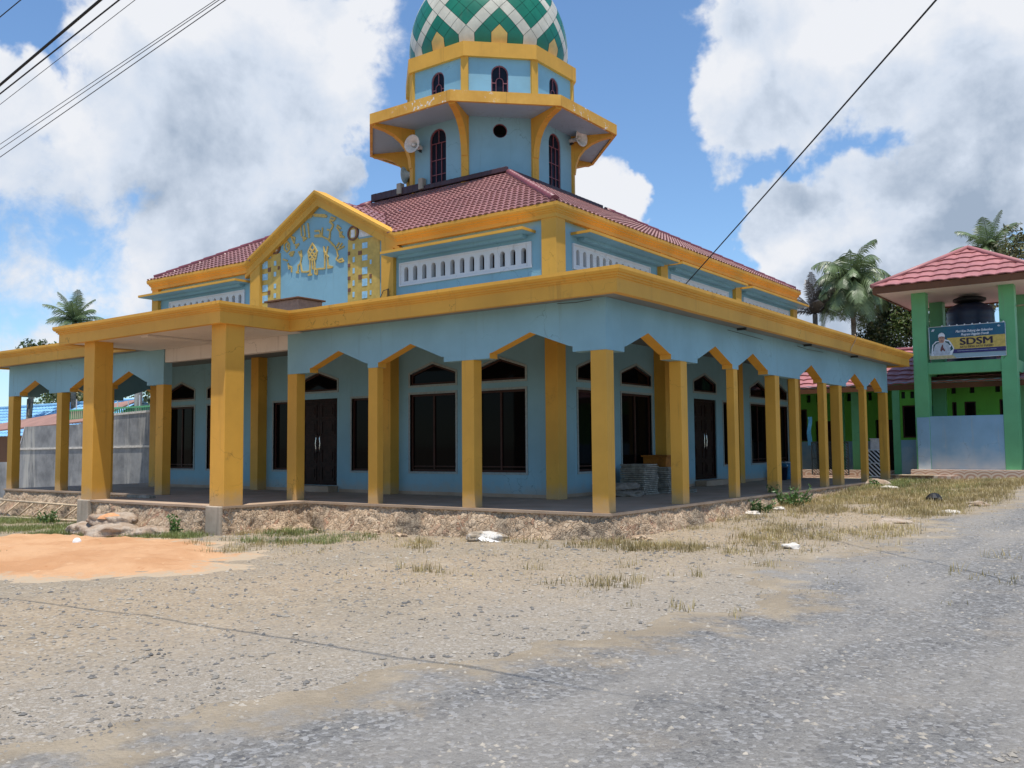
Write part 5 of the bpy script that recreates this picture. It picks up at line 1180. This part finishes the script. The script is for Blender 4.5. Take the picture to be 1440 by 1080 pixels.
def tree(base, H, clumps, leaf, mats, label, trunk_r=.22, n_per=1.0, name='broadleaf_tree', group=None):
    """clumps: (dx, dy, dz, r); leaves are small bent quads scattered through each clump, thinning at its rim"""
    t = thing(name, label, 'tree', base, group); B = Vector(base)
    tb = MB(); top = B+Vector((0, 0, H*.62)); tb.tube([B+Vector((0, 0, -.3)), B+Vector((.1, 0, H*.3)), top], [trunk_r*1.25, trunk_r, trunk_r*.55], 9)
    for dx, dy, dz, r in clumps:
        c = B+Vector((dx, dy, dz)); s_ = B+Vector((.1*dx, .1*dy, H*.35+rnd.random()*H*.2))
        tb.tube([s_, s_.lerp(c, .5)+Vector((0, 0, -.2)), c], [trunk_r*.45, trunk_r*.28, trunk_r*.08], 6)
    tb.build('trunk', 'bark', t)
    cb_ = MB()
    for dx, dy, dz, r in clumps:
        c = B+Vector((dx, dy, dz)); mi = rnd.randrange(len(mats)); sub = [(c+rvec()*r*rnd.uniform(.15, .95), r*rnd.uniform(.30, .55)) for _ in range(11)]
        for sc_c, sr_ in sub:
            for _ in range(int(58*n_per)):
                p = sc_c+rvec()*sr_*rnd.random()**.45; n = (rvec()+Vector((0, 0, .5))).normalized(); a = n.orthogonal().normalized(); a.rotate(Matrix.Rotation(rnd.random()*6.28, 3, n)); b_ = n.cross(a)
                L = leaf*rnd.uniform(.6, 1.3); W = L*.42
                cb_.add([p-a*L*.5, p+b_*W*.5-n*L*.05, p+a*L*.5-n*L*.12, p-b_*W*.5-n*L*.05], [(0, 1, 2, 3)], mi if rnd.random() < .75 else rnd.randrange(len(mats)))
    cb_.build('crown', mats, t, weld=False, recalc=False); return t
def palm(base, H, L, label, nf=24, mat='palm_leaf', droop=1.0, lean=(0, 0), name='coconut_palm', up=1.0, group='coconut palms behind the buildings', leafl=.30, nuts=True):
    t = thing(name, label, 'palm tree', base, group); B = Vector(base); top = B+Vector((lean[0], lean[1], H))
    tb = MB(); tb.tube([B+Vector((0, 0, -.3)), B.lerp(top, .35)+Vector((.15, 0, 0)), B.lerp(top, .7), top], [.24, .17, .15, .16], 10); tb.build('trunk', 'bark', t)
    fb_ = MB()
    for i in range(nf):
        az = i*2.39996+rnd.uniform(-.2, .2); el = R(82)-R(105)*(i/nf)**.9*up
        d = Vector((math.cos(az)*math.cos(el), math.sin(az)*math.cos(el), math.sin(el))); l = L*rnd.uniform(.85, 1.1)
        pts = []; p = top.copy(); v = d.copy(); ns = 16
        for k in range(ns+1):
            pts.append(p.copy()); p = p+v*(l/ns); v = (v+Vector((0, 0, -.085*droop*(1+k/ns)))).normalized()
        fb_.tube(pts, [.035*(1-.8*k/ns) for k in range(ns+1)], 4, 0, True, False)
        side0 = Vector((-math.sin(az), math.cos(az), 0))
        for k in range(2, ns*2+6):
            f = k/(ns*2+6); q = f*ns; ii = min(ns-1, int(q)); pt = pts[ii].lerp(pts[ii+1], q-ii); tg = (pts[ii+1]-pts[ii]).normalized(); side = (side0-tg*side0.dot(tg)).normalized()
            ll = L*leafl*math.sin(math.pi*min(1, .12+f*.86))**.7*rnd.uniform(.8, 1.15)
            for sgn in (-1, 1):
                hang = max(0., 1-abs(tg.z)*1.15); dd = (side*sgn*(.95-.45*hang*droop*.6)+tg*.55+Vector((0, 0, -(.15+.75*hang)*droop*rnd.uniform(.7, 1.2)))).normalized(); e = pt+dd*ll+Vector((0, 0, -.22*ll)); m = pt+dd*ll*.55
                w = tg*(L*.0095)
                fb_.add([pt-w, pt+w, m+w*1.1, e, m-w*1.1], [(0, 1, 2, 4), (4, 2, 3)])
    fb_.build('crown', mat, t, weld=False, recalc=False)
    if not nuts: return t
    nb = MB()
    for k in range(7): a = k*.9; nb.lathe(top+Vector((.22*math.cos(a), .22*math.sin(a), -.25-.05*(k % 3))), [(0, -.13), (.09, -.08), (.12, 0), (.09, .09), (0, .13)], 8)
    nb.build('coconuts', 'brown_wood', t); return t
VEG = True
if VEG:
    palm((-8.86, 46.15, .2), 11.3, 3.5, 'full coconut palm behind the mosque cornice at right', 42, droop=1.3)
    palm((-10.9, 44.9, .2), 9.4, 2.9, 'dark feathery palm left of the full coconut palm', 13, 'palm_dark', .5, name='dark_palm', up=.62, leafl=.20, nuts=False)
    palm((-1.64, 51.24, .2), 13.2, 2.7, 'coconut palm rising behind the pink tower roof', 24, droop=.8, up=.8)
    palm((-49.5, 16.6, -.8), 10.3, 2.1, 'coconut palm top above the portico cornice at left', 20, droop=.6, up=.75)
    tree((-6.7, 49, .2), 12.0, [(-1.6, 0, 10.0, 1.3), (-.2, 0, 10.5, 1.4), (1.4, 0, 10.3, 1.4), (2.8, 0, 9.6, 1.5), (2.6, -.5, 8.2, 1.6), (.6, -.5, 8.6, 1.8), (-1.4, -.5, 8.4, 1.7), (-2.3, 0, 7.2, 1.6), (-.2, 0, 6.8, 1.9), (2.0, 0, 6.4, 1.9), (-1.5, 0, 5.2, 1.9), (1.5, 0, 4.8, 2.0), (3.4, 0, 7.0, 1.6), (-.6, .4, 9.2, 1.7), (1.8, .5, 7.6, 2.0), (-1.0, .6, 6.0, 2.0), (.3, .6, 3.6, 2.0), (2.6, .6, 3.8, 1.8), (-2.6, .4, 4.0, 1.7)], .25, ['leaf_olive', 'leaf_dark', 'leaf_olive', 'leaf_mid'], 'dense olive green tree between full palm and tower roof', n_per=2.8)
    tree((2.0, 48, .2), 13, [(-1.5, 0, 12.6, 1.5), (.2, 0, 13.4, 1.5), (-.6, 0, 11.2, 1.7), (1.6, 0, 12.2, 1.8), (2.8, 0, 13.6, 1.6), (1.2, 0, 10.2, 1.8), (-1.8, 0, 9.8, 1.4)], .28, ['leaf_pale', 'leaf_olive', 'leaf_dark'], 'pale leaved tall tree at right edge behind the tower roof')
    tree((-10.5, 43.0, .2), 6.0, [(-.9, 0, 5.6, 1.0), (.4, 0, 6.1, 1.1), (1.3, 0, 5.2, 1.1), (0, 0, 4.3, 1.3)], .26, ['leaf_dark', 'leaf_dark', 'leaf_mid'], 'low dark bushy tree under the dark palm')
    tree((-58.0, 22.0, -.9), 8.0, [(-3.0, 0, 7.6, 2.0), (-1.0, 0, 8.3, 2.0), (1.5, 0, 7.4, 1.9), (-3.0, 0, 6.2, 2.2), (.0, 0, 6.4, 2.2), (2.8, 0, 5.9, 2.0), (-1.4, -1, 4.8, 2.0), (1.6, -1, 4.6, 2.0), (4.6, -1, 5.2, 1.8)], .34, ['leaf_yellow', 'leaf_mid', 'leaf_olive'], 'sunlit yellow green tree at left edge beyond blue roof', n_per=1.8)
    tree((-52.0, 25.0, -.9), 7.5, [(-2.6, 0, 5.6, 1.9), (.0, 0, 6.2, 2.0), (2.6, 0, 5.6, 1.9), (5.0, 0, 5.2, 1.8), (0, -1, 4.2, 2.0), (3.0, -1, 4.0, 2.0)], .32, ['leaf_mid', 'leaf_dark', 'leaf_yellow'], 'bushy green tree seen through the left arches')
    tree((-51.5, 14.8, -.8), 8.6, [(.2, 0, 7.9, 1.0), (.9, 0, 8.4, .9), (-.4, .2, 7.2, 1.0), (.6, 0, 7.2, 1.2)], .26, ['leaf_pale', 'leaf_mid', 'leaf_pale'], 'pale leaved small tree left of the portico palm')

# ------------------------------------------------------------------ ground sheets
s = NT('yard_soil')
big = s.noise(.28, 5, .6); mid = s.noise(1.6, 6, .65); fine = s.noise(18, 5, .7); vf = s.noise(70, 3, .7); vo = s.vor(38, 'F1', 'Color'); sp = s.n('ShaderNodeSeparateColor'); s.l(vo, sp.inputs[0])
col = s.mix(s.mr(big, .38, .62), (.375, .29, .195, 1), (.315, .258, .185, 1)); col = s.mix(s.mr(mid, .52, .72, 0, .75), col, (.44, .355, .25, 1)); col = s.mix(s.mr(mid, .28, .42, .45, 0), col, (.30, .24, .165, 1))
col = s.mix(s.mr(fine, .35, .65, .35, 0), col, (.12, .10, .075, 1)); col = s.mix(s.mr(sp.outputs[0], .78, .95, 0, .55), col, (.46, .41, .34, 1)); col = s.mix(s.mr(sp.outputs[1], .80, .95, 0, .5), col, (.11, .10, .095, 1))
g3 = s.n('ShaderNodeSeparateXYZ'); s.l(s.pos, g3.inputs[0])
grav = s.mix(s.mr(vf, .35, .65), (.19, .168, .138, 1), (.34, .30, .245, 1)); grav = s.mix(s.mr(sp.outputs[2], .7, .95, 0, .6), grav, (.45, .42, .38, 1)); grav = s.mix(s.mr(mid, .55, .75, 0, .5), grav, (.30, .25, .19, 1))
# gravel spread: the forecourt nearer than about five metres from the front plinth, fading by noise
fy = s.math('SUBTRACT', s.math('ADD', s.math('MULTIPLY', g3.outputs[1], .24), 3.4), g3.outputs[0]); fy = s.math('ADD', fy, s.math('MULTIPLY', s.math('SUBTRACT', big, .5), 5.)); fy = s.math('ADD', fy, s.math('MULTIPLY', s.math('SUBTRACT', mid, .5), 3.0))
col = s.mix(s.mr(fy, -2.6, 1.4, .8, 0), col, grav)
h = s.math('ADD', s.math('MULTIPLY', fine, .6), s.math('ADD', s.math('MULTIPLY', vf, .35), mid)); s.bump(h, .75, .03); M['soil'] = s.done(col, .95, 0, .15)
s = NT('gravel'); mid = s.noise(1.3, 6, .65); vf = s.noise(60, 4, .75); vo = s.vor(30, 'F1', 'Color'); ed = s.vor(30, 'F1', 'Distance'); sp = s.n('ShaderNodeSeparateColor'); s.l(vo, sp.inputs[0])
col = s.mix(s.mr(vf, .3, .7), (.135, .13, .122, 1), (.265, .255, .238, 1)); col = s.mix(s.mr(sp.outputs[0], .65, .95, 0, .7), col, (.40, .39, .38, 1)); col = s.mix(s.mr(sp.outputs[1], .75, .95, 0, .6), col, (.07, .07, .075, 1)); col = s.mix(s.mr(mid, .52, .75, 0, .55), col, (.31, .26, .20, 1)); col = s.mix(s.mr(mid, .25, .4, .5, 0), col, (.10, .10, .10, 1))
lg = s.noise(.32, 4, .6, s.sc(s.pos, (2.2, .55, 1))); col = s.mix(s.mr(lg, .42, .62, 0, .5), col, (.345, .315, .275, 1)); col = s.mix(s.mr(lg, .3, .42, .35, 0), col, (.14, .135, .13, 1))
s.bump(s.math('ADD', vf, s.math('MULTIPLY', ed, -1.)), .8, .025); at = s.n('ShaderNodeAttribute'); at.attribute_name = 'inward'; ed2 = s.math('ADD', at.outputs['Fac'], s.math('MULTIPLY', s.math('SUBTRACT', s.noise(1.9, 7, .7), .5), 3.4)); soilc = s.mix(s.mr(s.noise(1.6, 6, .65), .4, .65), (.31, .25, .175, 1), (.40, .325, .23, 1))
col = s.mix(s.mr(ed2, .15, 1.1, .92, 0), col, soilc); M['gravel'] = s.done(col, .93, 0, .2)
s = NT('orange_sand'); big = s.noise(.7, 5, .6); mid = s.noise(3.2, 6, .65); fine = s.noise(40, 4, .7)
col = s.mix(s.mr(big, .35, .65), (.47, .25, .125, 1), (.56, .33, .18, 1)); col = s.mix(s.mr(mid, .58, .75, 0, .6), col, (.68, .44, .26, 1)); col = s.mix(s.mr(mid, .25, .38, .6, 0), col, (.36, .15, .06, 1))
at = s.n('ShaderNodeAttribute'); at.attribute_name = 'thin'
ed_ = s.math('ADD', at.outputs['Fac'], s.math('MULTIPLY', s.math('SUBTRACT', s.noise(5.5, 6, .7), .5), 1.6)); col = s.mix(s.mr(ed_, .12, .55, 1, 0), col, (.44, .345, .24, 1))
col = s.mix(s.mr(fine, .6, .78, 0, .45), col, (.40, .20, .10, 1)); s.bump(s.math('ADD', s.math('MULTIPLY', mid, 1.3), s.math('MULTIPLY', fine, .35)), .85, .05); M['sand'] = s.done(col, .95, 0, .1)
def axis(c0, c1, step, far, grow=1.35):
    out = []; x = c0
    while x <= c1+1e-6: out.append(x); x += step
    st = step; x = out[-1]
    while x < far: st *= grow; x += st; out.append(x)
    st = step; x = out[0]
    while x > -far: st *= grow; x -= st; out.insert(0, x)
    return out
xs, ys = axis(-26, 14, .25, 4500), axis(-16, 24, .25, 4500)
b = MB(); vs = []
for x in xs:
    for y in ys:
        z = gz(max(-60, min(60, x)), max(-60, min(60, y)))
        vs.append((x, y, z))
ny_ = len(ys); b.add(vs, [(i*ny_+j, (i+1)*ny_+j, (i+1)*ny_+j+1, i*ny_+j+1) for i in range(len(xs)-1) for j in range(ny_-1)], 0, True)
tag(b.build('ground', 'soil', weld=False, recalc=False), kind='structure')
# gravel road on the right
def redge(y): return 3.75+.09*y*.5+.18*math.sin(y*.7)+nz(y, 1.3, .6, .5)+nz(y, 5.1, 2.3, .25)+nz(y, 2.7, 6.5, .14)
b = MB(); vs = []; inw = []; nyr = 420; nxr = 26
for i in range(nyr+1):
    y = -14+46*i/nyr; x0 = redge(y) if y > -2 else redge(-2)-(-2-y)*.24+nz(y, 2.2, .9, .6)+nz(y, 9.2, 2.6, .3)+1.9*sstep(-2, -5, y); 
    for j in range(nxr+1):
        x = x0+(18-x0)*(j/nxr)**1.5; z = gz(x, y)+.012*min(1, j/2)-.004; inw.append(min(3., x-x0))
        vs.append((x, y, z))
b.add(vs, [(i*(nxr+1)+j, i*(nxr+1)+j+1, (i+1)*(nxr+1)+j+1, (i+1)*(nxr+1)+j) for i in range(nyr) for j in range(nxr)], 0, True)
ro = b.build('gravel_road', 'gravel', weld=False, recalc=False); tag(ro, kind='structure'); at_ = ro.data.attributes.new('inward', 'FLOAT', 'POINT'); at_.data.foreach_set('value', inw)
# orange sand spread at lower left
poly = [(-17.5, -5.6), (-13.4, -4.3), (-12.6, -3.55), (-10.5, -3.45), (-8.8, -3.2), (-6.3, -3.5), (-4.2, -4.5), (-3.0, -5.7), (-2.9, -6.9), (-4.4, -8.1), (-7.2, -8.8), (-11.5, -9.2), (-16.5, -8.4)]
def inside(x, y, pl):
    c = False; n = len(pl)
    for i in range(n):
        (x0, y0), (x1, y1) = pl[i], pl[i-1]
        if (y0 > y) != (y1 > y) and x < (x1-x0)*(y-y0)/(y1-y0)+x0: c = not c
    return c
def pdist(x, y, pl):
    m = 1e9; n = len(pl)
    for i in range(n):
        a, c = Vector(pl[i-1]), Vector(pl[i]); d = c-a; t = max(0, min(1, (Vector((x, y))-a).dot(d)/d.length_squared)); m = min(m, (a+d*t-Vector((x, y))).length)
    return m if inside(x, y, pl) else -m
b = MB(); vs = []; st = .09; X0, X1, Y0, Y1 = -18.5, -1.8, -10.0, -2.6; nx_ = int((X1-X0)/st); nyy = int((Y1-Y0)/st); hh = {}
for i in range(nx_+1):
    for j in range(nyy+1):
        x, y = X0+i*st, Y0+j*st; d = pdist(x, y, poly)+nz(x, y, .8, .55)+nz(x, y, 2.7, .38)+nz(x, y, 6.1, .16)
        hh[i, j] = d; z = gz(x, y)+(.07*sstep(0, 1.6, d)+.012*sstep(0, .25, d)+(nz(x, y, 1.4, .06)+nz(x, y, 2.6, .045)+nz(x, y, 5.2, .022))*sstep(0, .6, d)+nz(x, y, 6.5, .008) if d > 0 else -.03)
        vs.append((x, y, z))
b.add(vs, [(i*(nyy+1)+j, (i+1)*(nyy+1)+j, (i+1)*(nyy+1)+j+1, i*(nyy+1)+j+1) for i in range(nx_) for j in range(nyy) if max(hh[i, j], hh[i+1, j], hh[i, j+1], hh[i+1, j+1]) > -.05], 0, True)
so = b.build('sand_patch', 'sand', weld=False, recalc=False); tag(so, kind='structure')
at_ = so.data.attributes.new('thin', 'FLOAT', 'POINT'); at_.data.foreach_set('value', [max(0., min(1., hh[i, j]/1.1)) for i in range(nx_+1) for j in range(nyy+1)])

# ------------------------------------------------------------------ loose gravel and grass
def onfloor(x, y): 
    return (-22.9 < x < .14 and y > -.14) or (-14.1 < x < -8.0 and y > -2.4)
M['pebble'] = (lambda s: s.done(s.mix(s.mr(s.noise(3.1, 2, .5), .3, .7), (.13, .125, .12, 1), (.42, .37, .30, 1)), .9, 0, .2))(NT('pebble'))
b = MB(); OCT = [(1, 0, 0), (-1, 0, 0), (0, 1, 0), (0, -1, 0), (0, 0, 1), (0, 0, -1)]; OF = [(0, 2, 4), (2, 1, 4), (1, 3, 4), (3, 0, 4), (2, 0, 5), (1, 2, 5), (3, 1, 5), (0, 3, 5)]
cnt = 0
while cnt < 15000:
    dist = 4.2+19*rnd.random()**1.7; px = rnd.uniform(-.60, .62); v = Vector((_f.x, _f.y)).normalized()+Vector((_r.x, _r.y))*px
    x, y = CAM.x+v.x*dist, CAM.y+v.y*dist
    if onfloor(x, y): continue
    if pdist(x, y, poly) > 0 and rnd.random() < .93: continue
    r = (.006+.016*rnd.random()**3)*(1+dist*.045); z = gz(x, y)+r*.15
    a = rnd.random()*6.28; ca, sa = math.cos(a), math.sin(a); k = (r*rnd.uniform(.8, 1.5), r*rnd.uniform(.6, 1.1), r*rnd.uniform(.4, .8))
    b.add([(x+p[0]*k[0]*ca-p[1]*k[1]*sa, y+p[0]*k[0]*sa+p[1]*k[1]*ca, z+p[2]*k[2]) for p in OCT], OF); cnt += 1
for _ in range(420):      # fist sized stones and clods
    dist = 5+16*rnd.random()**1.2; px = rnd.uniform(-.6, .62); v = Vector((_f.x, _f.y)).normalized()+Vector((_r.x, _r.y))*px; x, y = CAM.x+v.x*dist, CAM.y+v.y*dist
    if onfloor(x, y): continue
    r = rnd.uniform(.012, .030); z = gz(x, y)+r*.2; a = rnd.random()*6.28; ca, sa = math.cos(a), math.sin(a); k = (r*rnd.uniform(.8, 1.6), r*rnd.uniform(.6, 1.1), r*rnd.uniform(.4, .8))
    b.add([(x+p[0]*k[0]*ca-p[1]*k[1]*sa, y+p[0]*k[0]*sa+p[1]*k[1]*ca, z+p[2]*k[2]*rnd.uniform(.6, 1.2)) for p in [(q[0]+rnd.uniform(-.35, .35), q[1]+rnd.uniform(-.35, .35), q[2]+rnd.uniform(-.2, .2)) for q in OCT]], OF)
tag(b.build('loose_gravel', 'pebble', weld=False, recalc=False), 'scattered small stones over the forecourt', 'gravel', kind='stuff')
def blades(name, mat, label, pts, hmin, hmax, w):
    b = MB()
    for x, y, k in pts:
        z = gz(x, y)-.01; h = rnd.uniform(hmin, hmax)*k; a = rnd.random()*6.28; ln = rnd.uniform(.1, .75)*h; dx, dy = math.cos(a)*ln, math.sin(a)*ln; ww = w*rnd.uniform(.7, 1.3); c_, s_ = -math.sin(a)*ww, math.cos(a)*ww
        b.add([(x-c_, y-s_, z), (x+c_, y+s_, z), (x+dx*.4+c_*.7, y+dy*.4+s_*.7, z+h*.6), (x+dx*.4-c_*.7, y+dy*.4-s_*.7, z+h*.6), (x+dx, y+dy, z+h)], [(0, 1, 2, 3), (3, 2, 4)])
    return tag(b.build(name, mat, weld=False, recalc=False), label, 'grass', kind='stuff')
dry = []; grn = []
def scatter(n, x0, x1, y0, y1, dens_fn, lst, tuft=14, spread=.10):
    for _ in range(n):
        x, y = rnd.uniform(x0, x1), rnd.uniform(y0, y1); d = dens_fn(x, y)
        if rnd.random() > d: continue
        k = rnd.uniform(.6, 1.2)
        for _ in range(tuft):
            xx, yy = x+rnd.gauss(0, spread), y+rnd.gauss(0, spread)
            if not onfloor(xx, yy): lst.append((xx, yy, k))
def field(x, y):
    if x > redge(y)+.2: return 0
    return sstep(-.15, .25, nz(x, y, .55, 1.0, 4.)+nz(x, y, 1.9, .5, 2.)+sstep(3, 12, y)*.55-.12)*sstep(-1.2, 3, y+x*.2)
scatter(4200, .2, 5.2, -1.0, 21.5, field, dry, 13, .10); scatter(2300, .2, 5.0, 7.0, 21.5, lambda x, y: field(x, y)*.8, dry, 12, .12)
scatter(1500, .15, 3.4, 11, 21.5, lambda x, y: sstep(-.1, .4, nz(x, y, .8, 1.2, 9.)+.15), grn, 12, .12)
scatter(600, .15, 1.5, 15, 21, lambda x, y: .8, grn, 14, .15)
tuf = lambda x, y: sstep(.22, .45, nz(x, y, .9, 1.0, 6.)+nz(x, y, 3, .35, 3.))
scatter(3000, -8.0, 4.0, -5.0, -.25, lambda x, y: tuf(x, y)*.55, dry, 10, .07); scatter(500, -1.0, 2.2, -1.3, -.2, lambda x, y: .55*sstep(-.3, .2, nz(x, y, 1.3, 1., 2.)), dry, 12, .07)
scatter(1800, 1.0, 9.0, -6.0, 2.0, lambda x, y: tuf(x, y)*.30, dry, 9, .06)
strip = lambda x, y: sstep(-.25, .2, nz(x, y, .7, 1.0, 8.)+.10)*(1 if pdist(x, y, poly) < .1 else .02)
scatter(3600, -23.5, -13.0, -4.3, -.5, strip, grn, 12, .09); scatter(900, -13.5, -8.0, -3.5, -2.45, lambda x, y: strip(x, y)*.8, grn, 12, .08)
scatter(1500, -8.6, -4.5, -3.3, -.9, lambda x, y: strip(x, y)*(.8 if x < -5.8 else .25), grn, 12, .08)
scatter(500, -13, -3, -8, -3.5, lambda x, y: tuf(x, y)*.10, grn, 10, .06)
for _ in range(16000):
    x, y = rnd.uniform(-8.5, 5.5), rnd.uniform(-6.0, 12.0)
    if onfloor(x, y) or pdist(x, y, poly) > -.2 or rnd.random() > sstep(-.35, .3, nz(x, y, .7, 1., 5.)+nz(x, y, 2.3, .4, 1.)): continue
    dry.append((x, y, rnd.uniform(.15, .45)))
blades('dry_grass', 'grass_dry', 'dry straw coloured grass beside the mosque and road', dry, .04, .17, .005)
blades('green_grass', 'grass_green', 'short green grass along the foot of the plinth', grn, .04, .16, .005)
def weed(loc, r, h, n, label):
    t = thing('weed', label, 'weed', loc, 'broad leaved weeds at the plinth'); b = MB(); sb_ = MB(); B = Vector(loc)
    for i in range(n):
        a = rnd.random()*6.28; rr = r*rnd.random()**.6; top = B+Vector((math.cos(a)*rr, math.sin(a)*rr*.6, h*rnd.uniform(.3, 1))); s0 = B+Vector((math.cos(a)*rr*.35, math.sin(a)*rr*.25, 0)); sb_.tube([s0, s0.lerp(top, .5)+Vector((0, 0, .03)), top], .006, 4)
        for _ in range(9):
            p = s0.lerp(top, rnd.uniform(.35, 1.05)); n_ = (rvec()+Vector((0, 0, .7))).normalized(); ax = n_.orthogonal().normalized(); ax.rotate(Matrix.Rotation(rnd.random()*6.28, 3, n_)); bx_ = n_.cross(ax); L = rnd.uniform(.05, .11); W = L*.5
            b.add([p, p+ax*L*.5+bx_*W*.5, p+ax*L-n_*L*.2, p+ax*L*.5-bx_*W*.5], [(0, 1, 2, 3)])
    sb_.build('stems', 'weed', t); b.build('leaves', 'weed', t, weld=False, recalc=False)
weed((.42, 8.2, gz(.42, 8.2)), .75, .55, 46, 'leafy green weed clump growing against the side plinth')
weed((.30, 6.6, gz(.3, 6.6)), .45, .30, 22, 'smaller weed clump left of the leafy clump on the side plinth')
weed((-9.3, -2.7, gz(-9.3, -2.7)), .22, .42, 16, 'upright weed growing right of the sand sacks')
weed((-17.2, -1.4, gz(-17.2, -1.2)), .5, .40, 24, 'white tipped weed growing in front of the ladder')
weed((.45, 15.6, gz(.45, 15.6)), .2, .35, 10, 'small weed left of the long pale boulder')
weed((-24.6, 5.2, gz(-24.6, 5.2)), .7, .5, 26, 'dark weed at the foot of the grey wall')
